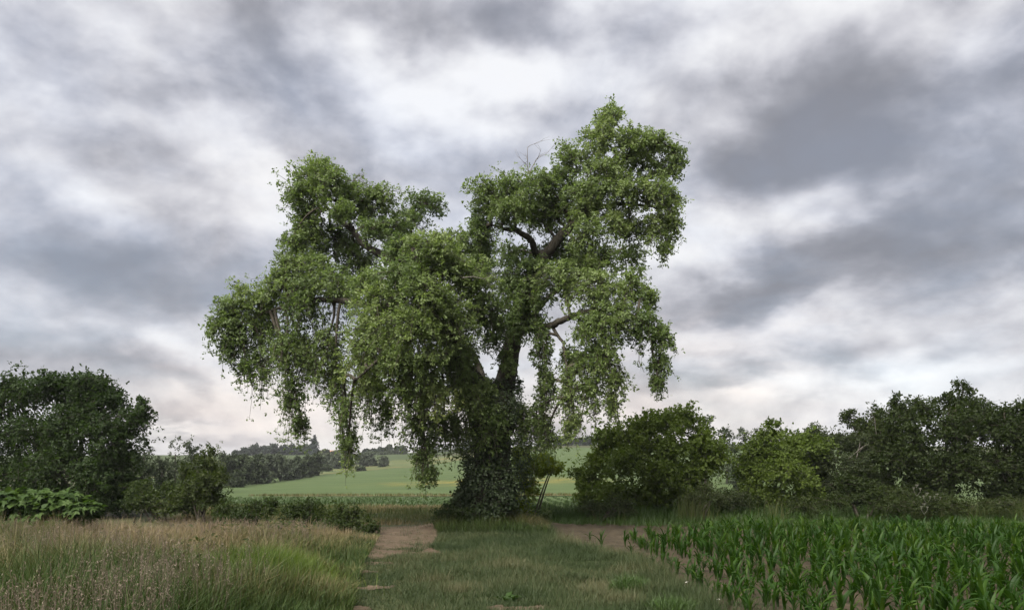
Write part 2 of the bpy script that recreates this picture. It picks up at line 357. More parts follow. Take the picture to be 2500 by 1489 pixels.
M_willow = leaf_mat('willow_leaf', [(0, (0.038, 0.049, 0.032)), (.5, (0.058, 0.071, 0.045)), (1, (0.083, 0.093, 0.058))], .2, .6, .15)
M_conifer = leaf_mat('conifer_needles', [(0, (.014, .022, .018)), (.5, (.024, .034, .026)), (1, (.040, .052, .036))], .1, .6, .1)
M_pale = leaf_mat('pale_far_leaf', [(0, (0.052, 0.069, 0.022)), (.5, (0.072, 0.089, 0.031)), (1, (0.103, 0.114, 0.048))], .25, .6, .1)
M_umbel = leaf_mat('umbel_flower', [(0, (0.141, 0.141, 0.109)), (1, (0.232, 0.232, 0.187))], .3, .7, .2, (1, 1, 1))
M_path = rough_mat('dirt', [(.25, (0.036, 0.024, 0.016)), (.5, (0.061, 0.044, 0.029)), (.75, (0.093, 0.071, 0.048))], 2.2, bump=.7, bscale=16, stretch=(1, 2.2, 1), dist=.03)
M_soil = rough_mat('field_soil', [(.25, (0.020, 0.015, 0.009)), (.5, (0.034, 0.026, 0.016)), (.78, (0.057, 0.044, 0.028))], 2.6, bump=1., bscale=12, dist=.05)
M_ground = rough_mat('ground', [(.3, (0.021, 0.026, 0.010)), (.55, (0.038, 0.042, 0.017)), (.75, (0.065, 0.061, 0.031))], 1.3, bump=.6, bscale=9)
M_stone = rough_mat('stone', [(.3, (.42, .40, .37)), (.7, (.6, .58, .54))], 20, bump=.3)

def crop_extra(N, L, tc, col):
    # patches of yellowing crop, placed in the field's own coordinates
    def ell(cx, cy, rx, ry):
        mp = N.new('ShaderNodeMapping'); mp.vector_type = 'TEXTURE'; L.new(tc.outputs['Object'], mp.inputs[0])
        mp.inputs['Location'].default_value = (cx, cy, 0); mp.inputs['Scale'].default_value = (rx, ry, 1000)
        le = N.new('ShaderNodeVectorMath'); le.operation = 'LENGTH'; L.new(mp.outputs[0], le.inputs[0])
        mr = N.new('ShaderNodeMapRange'); mr.interpolation_type = 'SMOOTHSTEP'; L.new(le.outputs['Value'], mr.inputs[0]); mr.inputs[1].default_value = .35; mr.inputs[2].default_value = 1; mr.inputs[3].default_value = 1; mr.inputs[4].default_value = 0
        return mr.outputs[0]
    e = ell(-2, 96, 19, 15)
    n = N.new('ShaderNodeTexNoise'); L.new(tc.outputs['Object'], n.inputs['Vector']); n.inputs['Scale'].default_value = .45; n.inputs['Detail'].default_value = 6
    mr = N.new('ShaderNodeMapRange'); L.new(n.outputs['Fac'], mr.inputs[0]); mr.inputs[1].default_value = .38; mr.inputs[2].default_value = .62
    mu = N.new('ShaderNodeMath'); mu.operation = 'MULTIPLY'; L.new(e, mu.inputs[0]); L.new(mr.outputs[0], mu.inputs[1])
    mx = N.new('ShaderNodeMix'); mx.data_type = 'RGBA'; L.new(mu.outputs[0], mx.inputs[0]); L.new(col, mx.inputs[6]); mx.inputs[7].default_value = (.115, .098, .022, 1)
    return mx.outputs[2]
M_cropfield = rough_mat('crop_field', [(.3, (.031, .048, .016)), (.5, (.041, .061, .020)), (.72, (.055, .074, .026))], .22, bump=.5, bscale=3, detail=8, stretch=(.35, 1, 1), extra=crop_extra, dist=.15)
M_upper = rough_mat('upper_field', [(.3, (0.027, 0.040, 0.014)), (.6, (0.035, 0.048, 0.017)), (.8, (0.051, 0.056, 0.022))], .05, bump=.2, stretch=(.3, 1, 1))
M_straw = rough_mat('dry_grass', [(.3, (0.089, 0.086, 0.038)), (.55, (0.131, 0.117, 0.058)), (.75, (0.158, 0.138, 0.075))], 1.2, bump=.6)
M_rough = rough_mat('rough_pasture', [(.3, (0.043, 0.061, 0.022)), (.5, (0.058, 0.069, 0.025)), (.64, (0.089, 0.080, 0.031)), (.8, (0.138, 0.097, 0.048))], .09, bump=.3)
M_wall = rough_mat('house_wall', [(.3, (0.410, 0.295, 0.221)), (.7, (0.459, 0.336, 0.254))], .6, bump=.1)
M_roof = rough_mat('roof_tile', [(.3, (0.221, 0.123, 0.082)), (.7, (0.295, 0.172, 0.119))], 1.5, bump=.3)
M_shed = rough_mat('pale_sheet', [(.3, (0.451, 0.443, 0.394)), (.7, (0.508, 0.492, 0.443))], 1.5, bump=.1)
M_glass = rough_mat('dark_pane', [(.3, (.03, .03, .035)), (.7, (.05, .05, .055))], 1, rough=.2, bump=0)

# ------------------------------------------------------------------ terrain
TY = np.array([-60, 0, 21, 26, 30, 45, 60, 90, 150, 220, 260, 300, 360, 500.])
TU = np.array([-3000, 0, 560, 800, 1000, 1150, 1400, 1900, 2500, 5500.])
def _v(row): return row
TV = {  # photo heights of the ground line at 30, 45 ... 500 m
    -3000: [1240, 1226, 1214, 1196, 1170, 1148, 1136, 1122, 1113, 1112],
    0:    [1240, 1226, 1214, 1196, 1170, 1148, 1136, 1122, 1113, 1112],
    560:  [1240, 1226, 1214, 1195, 1168, 1145, 1132, 1118, 1112, 1112],
    800:  [1240, 1226, 1213, 1187, 1160, 1140, 1126, 1115, 1110, 1110],
    1000: [1240, 1226, 1213, 1185, 1154, 1134, 1122, 1113, 1107, 1106],
    1150: [1240, 1226, 1213, 1181, 1147, 1122, 1110, 1102, 1097, 1096],
    1400: [1240, 1226, 1212, 1177, 1138, 1106, 1093, 1087, 1085, 1085],
    1900: [1240, 1226, 1212, 1177, 1140, 1110, 1098, 1090, 1086, 1086],
    2500: [1240, 1226, 1212, 1180, 1145, 1115, 1103, 1095, 1090, 1090],
    5500: [1240, 1226, 1212, 1180, 1145, 1115, 1103, 1095, 1090, 1090]}
TZ = np.zeros((len(TU), len(TY)))
for i, u in enumerate(TU):
    TZ[i, 4:] = H + (HV - np.array(TV[int(u)])) / F * TY[4:]
    TZ[i, 3] = .12
def terrain(X, Y):
    X = np.asarray(X, float); Y = np.asarray(Y, float); X, Y = np.broadcast_arrays(X, Y)
    Yc = np.clip(Y, -59, 499.9); u = np.clip(CU + F * X / np.maximum(Yc, 8), -2999, 5499)
    iu = np.clip(np.searchsorted(TU, u) - 1, 0, len(TU) - 2); fu = (u - TU[iu]) / (TU[iu + 1] - TU[iu]); fu = fu * fu * (3 - 2 * fu)
    k = np.clip(np.searchsorted(TY, Yc) - 1, 0, len(TY) - 2)
    h = TY[k + 1] - TY[k]; t = (Yc - TY[k]) / h
    def herm(i):
        z = TZ[i]
        sl = np.gradient(TZ, TY, axis=1)
        m0, m1 = sl[i, k] * h, sl[i, k + 1] * h
        return (2 * t ** 3 - 3 * t * t + 1) * z[k] if False else (2 * t ** 3 - 3 * t * t + 1) * TZ[i, k] + (t ** 3 - 2 * t * t + t) * m0 + (-2 * t ** 3 + 3 * t * t) * TZ[i, k + 1] + (t ** 3 - t * t) * m1
    z = herm(iu) * (1 - fu) + herm(iu + 1) * fu
    z = z - np.maximum(Y - 500, 0) * .012
    near = np.clip((30 - Y) / 8, 0, 1) * np.clip((Y + 40) / 20, 0, 1)
    z = z * np.where(Y < 22, 0, 1) if False else z
    bump = .10 * (fbm(X * .35, Y * .35, 4, 3) - .5) + .05 * (fbm(X * 1.6, Y * 1.6, 3, 9) - .5)
    bump = bump + .34 * np.exp(-(((X + .75) / 1.35) ** 2 + ((Y - 20.6) / 1.3) ** 2))         # root mound of the oak
    bump = bump + .14 * np.clip((-2.1 - .06 * (Y - 9) - X) / .9, 0, 1) * np.clip((19 - Y) / 3, 0, 1)   # meadow lies above the track
    bump = bump + .10 * np.exp(-(((X + 3.2) / 1.7) ** 2 + ((Y - 24.6) / 1.6) ** 2))          # bank behind the path
    return z + bump * near
def sheet(name, xs, ys, m, off=0., keep=None, extra=None, smooth=True):
    X, Y = np.meshgrid(xs, ys); Z = terrain(X, Y) + off
    if extra is not None: Z = Z + extra(X, Y)
    V = np.stack([X, Y, Z], -1).reshape(-1, 3); nx, ny = len(xs), len(ys)
    i = (np.arange(ny - 1)[:, None] * nx + np.arange(nx - 1)[None])
    f = np.stack([i, i + 1, i + nx + 1, i + nx], -1)
    if keep is not None:
        cx = (X[:-1, :-1] + X[1:, 1:]) / 2; cy = (Y[:-1, :-1] + Y[1:, 1:]) / 2; f = f[keep(cx, cy)]
    f = f.reshape(-1, 4)
    used = np.unique(f); mp = np.zeros(len(V), int); mp[used] = np.arange(len(used))
    o = mesh(name, V[used], [mp[f]], m, smooth=smooth); tag(o, kind='structure'); return o
def spaced(a, b, n, dense=1.): 
    t = np.linspace(-1, 1, n); return a + (b - a) * (np.sinh(t * dense) / math.sinh(dense) + 1) / 2
sheet('ground', spaced(-1600, 1600, 220, 7.6), np.concatenate([np.linspace(-60, 6, 14), np.linspace(6.3, 30, 90), 30 + np.geomspace(.6, 2000, 90)]), M_ground)

def in_poly(x, y, poly):
    x = np.asarray(x); c = np.zeros(x.shape, bool); n = len(poly)
    for i in range(n):
        (x1, y1), (x2, y2) = poly[i], poly[(i + 1) % n]
        if y1 == y2: continue
        c ^= ((y1 > y) != (y2 > y)) & (x < (x2 - x1) * (y - y1) / (y2 - y1) + x1)
    return c
def poly_px(pts): return [ground_px(*p) for p in pts]
PATH = poly_px([(908, 1290), (1060, 1286), (1064, 1308), (1050, 1332), (1078, 1344), (1015, 1352), (950, 1350), (925, 1356), (892, 1354), (900, 1335), (914, 1310)])
SPOTS = [(ground_px(930, 1368), (.40, .30)), (ground_px(895, 1392), (.22, .20)), (ground_px(905, 1425), (.38, .28)), (ground_px(872, 1484), (.25, .45)), (ground_px(1270, 1484), (.42, .35)), (ground_px(1000, 1342), (.5, .35)), (ground_px(930, 1345), (.35, .5))]
def path_mask(x, y):
    wx = x + .35 * (fbm(x * 2.2, y * 1.3, 4, 31) - .5); wy = y + .9 * (fbm(x * 2.2, y * 1.3, 4, 41) - .5)
    m = in_poly(wx, wy, PATH)
    for (cx, cy), (rx, ry) in SPOTS: m = m | (((wx - cx) / rx) ** 2 + ((wy - cy) / ry) ** 2 < .75)
    return m
SOIL = poly_px([(1335, 1284), (1460, 1282), (1800, 1281), (3600, 1281)]) + [(19, 5.0), (2.55, 5.0)] + poly_px([(1730, 1465), (1640, 1412), (1560, 1362), (1450, 1338), (1360, 1312)])
def soil_mask(x, y):
    wx = x + .5 * (fbm(x * 1.5, y * 1.2, 4, 51) - .5); wy = y + .8 * (fbm(x * 1.5, y * 1.2, 4, 61) - .5)
    return in_poly(wx, wy, SOIL)
clod = lambda X, Y: .05 * (fbm(X * 7, Y * 7, 3, 71) - .4) + .012 * np.sin(X / .5 * 2 * PI)
sheet('dirt_path', np.arange(-5.2, .9, .05), np.arange(8, 22.5, .06), M_path, .012, path_mask, lambda X, Y: .035 * (fbm(X * 5, Y * 5, 3, 81) - .4))
sheet('field_soil', np.arange(.6, 19, .10), np.arange(5.2, 22.3, .10), M_soil, .02, soil_mask, clod)

# far fields, each a sheet over the terrain
def band(x0, x1, y0, y1): return lambda x, y: (y > y0) & (y < y1) & (x > x0) & (x < x1)
fy = np.concatenate([np.arange(28.4, 60, .8), np.geomspace(60, 262, 110)])
def uu(x, y): return CU + F * x / y
def crop_keep(x, y):
    u = uu(x, y); wob = 2.5 * (fbm(x * .06, y * .06, 3, 5) - .5)
    lim = np.interp(u, [300, 785, 850, 1000, 1150, 1300, 1400, 4000], [152, 152, 172, 195, 225, 250, 262, 262])
    return (y + wob < lim) & (u > 250) & (y > 28.8 + 1.2 * fbm(x * .3, y * .0, 2, 4))
sheet('crop_field', spaced(-70, 140, 150, .5), fy, M_cropfield, .03, crop_keep)
sheet('upper_field', spaced(-260, 180, 110, .4), np.geomspace(225, 420, 70), M_upper, .10, lambda x, y: (y > np.interp(uu(x, y), [0, 800, 950, 1100, 1400, 3000], [235, 240, 250, 290, 300, 300])))
sheet('rough_pasture', spaced(-75, 0, 90, .4), np.geomspace(146, 262, 70), M_rough, .07, lambda x, y: ~crop_keep(x, y) & (y < np.interp(uu(x, y), [0, 800, 950, 1100, 1400], [235, 240, 250, 290, 300]) + 3) & (uu(x, y) < 1240))
sheet('dry_grass_strip', spaced(-24, 12, 110, .1), np.linspace(57, 66, 30), M_straw, .09, lambda x, y: (np.abs(y - 61 - 1.2 * (fbm(x * .2, y * 0, 3, 6) - .5)) < .95 + 1.1 * (fbm(x * .8, y * .8, 3, 8) - .5)) & (x > -20.5 + 5 * fbm(x * .7, y * .7, 2, 2)))

# ------------------------------------------------------------------ the big oak
OY = 20.7
def curve(pts, n=9):
    """smooth polyline (Catmull-Rom) through pixel points (u, v, dy, radius)"""
    p = np.array(pts, float); p = np.vstack([2 * p[0] - p[1], p, 2 * p[-1] - p[-2]]); out = []
    for i in range(1, len(p) - 2):
        for t in np.linspace(0, 1, n, endpoint=False):
            a, b, c, d = p[i - 1], p[i], p[i + 1], p[i + 2]
            out.append(.5 * (2 * b + (c - a) * t + (2 * a - 5 * b + 4 * c - d) * t * t + (3 * b - a - 3 * c + d) * t ** 3))
    out.append(p[-2]); out = np.array(out)
    return W(out[:, 0], out[:, 1], OY + out[:, 2]), np.maximum(out[:, 3], .008)
oak = thing('oak_tree', (-.55, OY, .3), 'huge old oak with drooping ivied crown standing beside the dirt path', 'tree')
mb = MB(); P, r = curve([(1196, 1300, 0, .70), (1198, 1240, 0, .56), (1200, 1170, 0, .52), (1203, 1090, 0, .48), (1208, 1010, 0, .50), (1214, 960, 0, .46)])
tube(mb, P, r, 12, .06); P2, r2 = curve([(1212, 990, 0, .38), (1238, 915, .1, .26), (1250, 840, .2, .23), (1268, 760, .25, .22), (1300, 680, .3, .21), (1330, 620, .3, .19)])
tube(mb, P2, r2, 10, .05); trunk = mb.build('trunk', M_bark, oak, True)
LIMBS = [
    [(1330, 622, .3, .22), (1375, 570, .2, .19), (1420, 535, .1, .16), (1460, 505, 0, .14), (1495, 440, -.2, .10), (1540, 385, -.3, .08), (1590, 356, -.3, .05), (1640, 372, -.3, .02)],
    [(1318, 645, .3, .15), (1300, 585, -.3, .12), (1268, 558, -.6, .10), (1235, 556, -.9, .07), (1200, 540, -1, .03)],
    [(1452, 512, 0, .10), (1520, 500, -.2, .07), (1580, 505, -.4, .05), (1630, 540, -.5, .02)],
    [(1258, 800, .2, .16), (1320, 795, -.4, .14), (1370, 782, -.8, .12), (1430, 765, -1.2, .09), (1520, 760, -1.4, .05), (1600, 800, -1.4, .02)],
    [(1340, 790, -.5, .07), (1372, 835, -.8, .05), (1384, 900, -1, .035), (1380, 970, -1.1, .012)],
    [(1205, 985, 0, .32), (1140, 905, -.6, .26), (1070, 800, -1., .22), (1010, 700, -1, .19), (950, 636, -.8, .16), (900, 600, -.6, .13), (862, 556, -.4, .10), (822, 512, -.3, .075), (790, 470, -.2, .05), (770, 420, -.2, .02)],
    [(862, 556, -.4, .06), (835, 545, -.3, .05), (815, 500, 0, .035), (780, 490, .2, .015)],
    [(1090, 835, -.8, .18), (980, 770, -1.6, .15), (880, 735, -1.2, .12), (780, 725, -.8, .09), (680, 745, -.5, .06), (590, 775, -.3, .03), (530, 800, -.2, .012)],
    [(1130, 890, -.7, .17), (1090, 780, -2, .14), (1050, 690, -2.8, .11), (1020, 630, -3, .06), (1000, 590, -3, .02)],
    [(1190, 960, -.2, .16), (1150, 860, 1.2, .12), (1060, 700, 2.2, .09), (1000, 560, 2.0, .05), (1040, 490, 1.9, .02)],
    [(1245, 860, .2, .14), (1330, 740, 1.8, .11), (1450, 650, 2.4, .08), (1540, 600, 2.4, .04)],
    [(1120, 880, -.7, .12), (1020, 880, -2.4, .10), (940, 880, -3, .06), (870, 930, -3, .03)],
]
LP = []
for pts in LIMBS:
    mb = MB(); P, r = curve(pts); r = r * .68; P = P + np.cumsum(R.normal(size=P.shape) * .012, 0); tube(mb, P, r, 8, .06); mb.build('limb', M_bark, oak, True); LP.append((P, r))
LPP = np.concatenate([p for p, _ in LP] + [P2])

#        u, v, ru, rv, dy, hang, density
OAK = [
    (770, 425, 60, 35, 0, .1), (735, 475, 45, 55, 0, .1), (800, 455, 60, 50, -.4, .1), (745, 520, 45, 45, .3, .3), (855, 470, 50, 32, .2, .1), (925, 490, 55, 40, .3, .1),
    (880, 520, 60, 40, .6, .2), (1040, 500, 55, 34, 1.8, .0), (1000, 540, 55, 40, 1.6, .2), (955, 560, 45, 40, .4, .2), (760, 580, 45, 55, .3, .4), (815, 590, 70, 55, .8, .3), (870, 640, 60, 60, .9, .3),
    (760, 660, 65, 60, -.5, .4), (740, 740, 55, 80, -.8, .5), (820, 700, 60, 60, -.8, .4), (690, 710, 70, 48, -.5, .2), (620, 730, 55, 45, -.3, .2), (570, 762, 50, 40, -.3, .2), (540, 800, 40, 50, -.3, .4),
    (590, 820, 45, 65, -.2, .5), (650, 800, 60, 65, .2, .4), (560, 850, 30, 40, -.2, .7), (640, 890, 30, 60, -.2, .9), (600, 895, 25, 38, -.3, .9), (700, 850, 50, 75, -.6, .7), (745, 880, 50, 70, -.4, .7),
    (715, 970, 38, 60, -.5, 1), (735, 1030, 24, 36, -.5, 1), (800, 850, 60, 80, -.7, .6), (820, 930, 45, 60, -.7, .9), (845, 1010, 30, 65, -.8, 1), (852, 1085, 26, 42, -.8, 1),
    (905, 950, 45, 60, -1.2, .8), (940, 1000, 28, 45, -1., 1),
    (1050, 610, 70, 50, -2.6, .1), (985, 680, 75, 50, -2.8, .1), (1090, 660, 70, 60, -2.2, .2), (1150, 690, 65, 60, -1.8, .3), (1030, 730, 80, 65, -3, .3), (930, 760, 75, 70, -2.6, .4), (905, 830, 65, 70, -2.6, .5),
    (1000, 810, 85, 70, -3.1, .4), (1090, 770, 80, 75, -2.4, .4), (1180, 770, 65, 70, -1.2, .4), (960, 890, 65, 60, -2.9, .6), (1030, 890, 70, 60, -2.8, .5), (890, 900, 50, 60, -2.4, .8),
    (985, 955, 50, 55, -2.6, .8), (1050, 960, 60, 60, -2.4, .7), (1110, 880, 60, 60, -1.6, .5), (1030, 1040, 45, 60, -1.9, .9), (1035, 1110, 34, 45, -1.9, 1), (1045, 1155, 24, 20, -1.9, 1), (1085, 1040, 45, 50, -1.4, .8),
    (1130, 960, 60, 60, -1.3, .6), (1120, 1050, 35, 40, -.9, .8), (1165, 965, 45, 55, -1, .5), (1190, 1040, 55, 70, -.9, .6), (1120, 850, 40, 50, .6, .5),
    (1195, 480, 60, 45, -1, .1), (1260, 470, 60, 45, -.8, .1), (1180, 550, 40, 55, -.9, .4), (1240, 520, 60, 45, -1.2, .2), (1320, 450, 50, 38, -.2, .1), (1300, 520, 60, 50, .2, .2), (1170, 610, 35, 40, -.4, .6), (1250, 620, 45, 40, .8, .3),
    (1405, 400, 55, 45, -.2, .1), (1370, 450, 50, 45, .1, .2), (1470, 345, 50, 45, -.3, .0), (1490, 290, 34, 36, -.3, .0), (1540, 350, 50, 40, -.5, .1), (1480, 420, 60, 45, -.5, .1), (1600, 350, 50, 38, -.4, .1), (1650, 385, 34, 38, -.3, .4), (1610, 420, 45, 30, -.2, .4),
    (1430, 480, 60, 50, -.6, .1), (1350, 530, 55, 45, .8, .2), (1520, 470, 60, 50, -.6, .2), (1580, 475, 55, 45, -.6, .2), (1630, 490, 34, 42, -.5, .4), (1600, 550, 40, 45, -.4, .6), (1640, 545, 28, 40, -.4, .8), (1625, 600, 18, 26, -.4, 1), (1500, 540, 55, 45, -.4, .3),
    (1430, 580, 50, 45, -.9, .2), (1360, 620, 60, 50, .9, .3), (1450, 640, 70, 50, -.4, .3), (1530, 630, 45, 35, 1.8, .4), (1290, 670, 55, 50, -.5, .3), (1370, 690, 70, 55, -.9, .3), (1460, 710, 70, 55, -1.2, .3), (1540, 700, 45, 50, -1, .4), (1580, 730, 28, 40, -.8, .5),
    (1290, 730, 50, 50, -.6, .4), (1250, 710, 45, 55, -.4, .4), (1500, 780, 65, 55, -1.5, .4), (1570, 790, 50, 55, -1.4, .5), (1615, 830, 32, 50, -1.3, .7), (1610, 890, 28, 40, -1.3, .9), (1605, 930, 20, 26, -1.3, 1), (1440, 800, 55, 55, -1.4, .5),
    (1480, 860, 50, 60, -1.5, .7), (1500, 920, 34, 60, -1.4, .9), (1495, 985, 20, 26, -1.4, 1), (1440, 890, 45, 60, -1.2, .8), (1440, 960, 38, 50, -1.2, 1), (1395, 950, 35, 55, -1.0, 1), (1400, 1030, 30, 40, -1, 1), (1395, 880, 35, 45, -.6, .8),
    (1322, 850, 28, 75, -.6, .9), (1300, 800, 45, 45, -.3, .5), (1330, 950, 34, 70, -.5, .9), (1310, 1030, 40, 60, -.4, .9), (1340, 1060, 30, 30, -.4, 1), (1275, 1030, 26, 50, -.4, .8), (1205, 810, 36, 46, -.6, .5), (1232, 880, 26, 30, -.6, .6),
    (1265, 790, 40, 50, -.5, .5), (1430, 520, 40, 34, -.7, .2), (905, 560, 36, 30, -1.0, .2), (835, 520, 34, 30, -.9, .1),
    (718, 585, 34, 50, -.2, .4), (705, 650, 36, 50, -.4, .5), (1560, 400, 45, 36, .2, .1), (1540, 560, 45, 40, .2, .3), (1350, 500, 45, 40, .2, .1), (1120, 600, 45, 40, -.6, .2), (985, 610, 50, 40, -1.2, .2), (900, 700, 60, 50, -1.8, .3),
    # the far side of the crown
    (1000, 640, 70, 60, 2.4, .2), (1180, 660, 55, 50, 1.8, .3), (1420, 640, 60, 50, 2.4, .3),
]
E = []; hang = []; ntw = []
for (u, v, ru, rv, dy, hg) in OAK:
    Y = OY + dy; c = W(u, v, Y); k = Y / F
    E.append([*c, ru * k * 1.10, (ru + rv) * .5 * k * 1.1, rv * k * 1.08]); hang.append(hg); ntw.append(int(10 + (.0215 - .0065 * hg) * ru * rv))
E = np.array(E)
mbt = MB(); mbl = MB()
for e, hg in zip(E, hang):                      # a bough from the nearest limb into every clump
    d = np.linalg.norm(LPP - e[:3], axis=1); up = LPP[:, 2] + .15 > e[2] if hg > .6 else np.ones(len(LPP), bool)
    d = np.where(up, d, d + 1.5); a = LPP[np.argmin(d)]; c = e[:3] + np.array([0, 0, e[5] * (.5 * hg)])
    ts = np.linspace(0, 1, 6)[:, None]; b = (a + c) / 2 + np.array([0, 0, .22 * np.linalg.norm(c - a)]) + R.normal(size=3) * .12
    Pb = (1 - ts) ** 2 * a + 2 * ts * (1 - ts) * b + ts * ts * c
    if hg > .5: Pb = np.vstack([Pb, c - np.array([R.normal() * .08, 0, e[5] * .7]), c - np.array([R.normal() * .12, 0, e[5] * .95])])
    tube(mbt, Pb, np.linspace(.045, .014, len(Pb)), 5, .08)
A, B, C, Pp, ax, tw, idx = sprays(E, ntw, hang, 9, inner=.45, out=.16)
twigs_mesh(mbt, A, B, C, np.full(len(A), .010), np.full(len(A), .004), 2)
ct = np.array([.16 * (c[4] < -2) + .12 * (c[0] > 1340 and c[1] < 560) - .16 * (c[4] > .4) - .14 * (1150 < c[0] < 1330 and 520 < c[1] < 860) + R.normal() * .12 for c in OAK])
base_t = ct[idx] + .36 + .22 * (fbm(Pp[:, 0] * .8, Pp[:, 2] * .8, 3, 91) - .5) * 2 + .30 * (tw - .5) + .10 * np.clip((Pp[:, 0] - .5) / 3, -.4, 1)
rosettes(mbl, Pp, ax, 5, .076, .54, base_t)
spk = []
for (u0, v0, u1, v1) in [(1492, 285, 1496, 240), (1440, 335, 1412, 345), (1655, 420, 1680, 400), (740, 410, 712, 405), (800, 400, 795, 388), (530, 800, 492, 800), (1640, 500, 1668, 485), (1060, 480, 1080, 475)]:
    for t in np.linspace(0, 1, 9): spk.append(W(u0 + (u1 - u0) * t + R.normal() * 2, v0 + (v1 - v0) * t + R.normal() * 2, OY - .3))
spk = np.array(spk); rosettes(mbl, spk, np.tile([0, 0, 1.], (len(spk), 1)) + R.normal(size=spk.shape) * .4, 5, .09, .5, np.full(len(spk), .4))
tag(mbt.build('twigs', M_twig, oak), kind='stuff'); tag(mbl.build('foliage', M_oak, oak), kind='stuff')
print('oak leaves', mbl.n // 4)

def ivy_on(mb, pts, rad, n, L, out=.12, droop=.5):
    pts = np.asarray(pts); rad = np.asarray(rad); t = R.random(n) * (len(pts) - 1); i = t.astype(int); f = (t - i)[:, None]
    p = pts[i] * (1 - f) + pts[np.minimum(i + 1, len(pts) - 1)] * f; r = rad[i] * (1 - f[:, 0]) + rad[np.minimum(i + 1, len(pts) - 1)] * f[:, 0]
    a = R.uniform(0, 2 * PI, n); o = np.stack([np.cos(a), np.sin(a), np.zeros(n)], -1)
    lump = 1.5 * np.clip(fbm(np.abs(a - PI) * 1.6, p[:, 2] * 2.2, 3, 13) - .32, 0, 1)
    pos = p + o * (r + out * (R.random(n) ** .6) * (.35 + 2.4 * lump))[:, None]
    d = o * .6 + R.normal(size=(n, 3)) * .55; d[:, 2] -= droop
    leaves(mb, pos, d, o * .8 + R.normal(size=(n, 3)) * .4 + np.array([0, 0, .5]), L * R.uniform(.6, 1.3, n), L * .85 * R.uniform(.6, 1.2, n), R.uniform(.1, .8, n), 'kite')
mb = MB(); Pt, rt = curve([(1196, 1290, -.1, .56), (1198, 1220, 0, .54), (1200, 1150, 0, .50), (1203, 1080, 0, .48), (1206, 1010, 0, .50), (1180, 960, -.2, .45)])
ivy_on(mb, Pt, rt, 17000, .062, .40)
Pt, rt = curve([(1160, 1000, -.4, .3), (1120, 900, -.6, .26), (1070, 800, -1., .2)]); ivy_on(mb, Pt, rt, 2500, .08, .28)
Pt, rt = curve([(1225, 960, 0, .34), (1232, 925, .1, .32)]); ivy_on(mb, Pt, rt, 700, .08, .2)
Pt, rt = curve([(1266, 770, .2, .26), (1300, 680, .3, .24)]); ivy_on(mb, Pt, rt, 1200, .08, .3)
ell = []
for (u, v, ru, rv, dy) in [(1150, 1190, 28, 40, -.2), (1130, 1225, 30, 30, -.3), (1240, 1200, 24, 50, -.3), (1190, 1130, 45, 60, -.55), (1215, 1225, 45, 40, -.7), (1165, 1255, 50, 26, -.6), (1105, 1262, 34, 18, -.2)]:
    ell.append([*W(u, v, OY + dy), ru * OY / F, ru * OY / F, rv * OY / F])
A, B, C, Pp, ax, tw, idx = sprays(ell, 38, [.2] * len(ell), 7, out=.12)
rosettes(mb, Pp, ax, 5, .085, .75, .35 + .3 * (tw - .5)); twg = MB(); twigs_mesh(twg, A, B, C, np.full(len(A), .008), np.full(len(A), .003))
tag(mb.build('ivy', M_ivy, oak), kind='stuff'); tag(twg.build('ivy_stems', M_twig, oak), kind='stuff')

def dead_branch(mb, p, d, ln, r, depth, spread=.6):
    n = 4; pts = [np.array(p, float)]; d = unit(np.array(d, float))
    for k in range(n):
        d = unit(d + R.normal(size=3) * .16); pts.append(pts[-1] + d * ln / n)
    tube(mb, np.array(pts), np.linspace(r, r * .45, n + 1), 4, .05)
    if depth:
        for k in range(R.integers(2, 4) + (depth > 1)):
            q = pts[R.integers(1, n + 1)]; dead_branch(mb, q, d + R.normal(size=3) * spread, ln * R.uniform(.45, .75), r * .55, depth - 1, spread)
for p, d, ln, r, dep, sp in [(W(1290, 425, OY - .7), (-.25, 0, 1), .62, .011, 2, .5), (W(1292, 425, OY - .7), (.35, 0, 1), .65, .011, 2, .5), (W(840, 445, OY - .3), (1, 0, .35), .5, .012, 2, .5),
        (W(955, 640, OY - 1.2), (.6, -.5, .2), .35, .016, 2, .8), (W(1560, 880, OY - 1.6), (.2, 0, -1), .3, .008, 1, .5), (W(618, 935, OY - .4), (-.25, 0, -1), .45, .006, 0, .3), (W(1130, 678, OY - 3), (1, -.3, -.1), .5, .012, 1, .6)]:
    mb = MB(); dead_branch(mb, p, d, ln, r, dep, sp); mb.build('dead_twig', M_dead, oak)


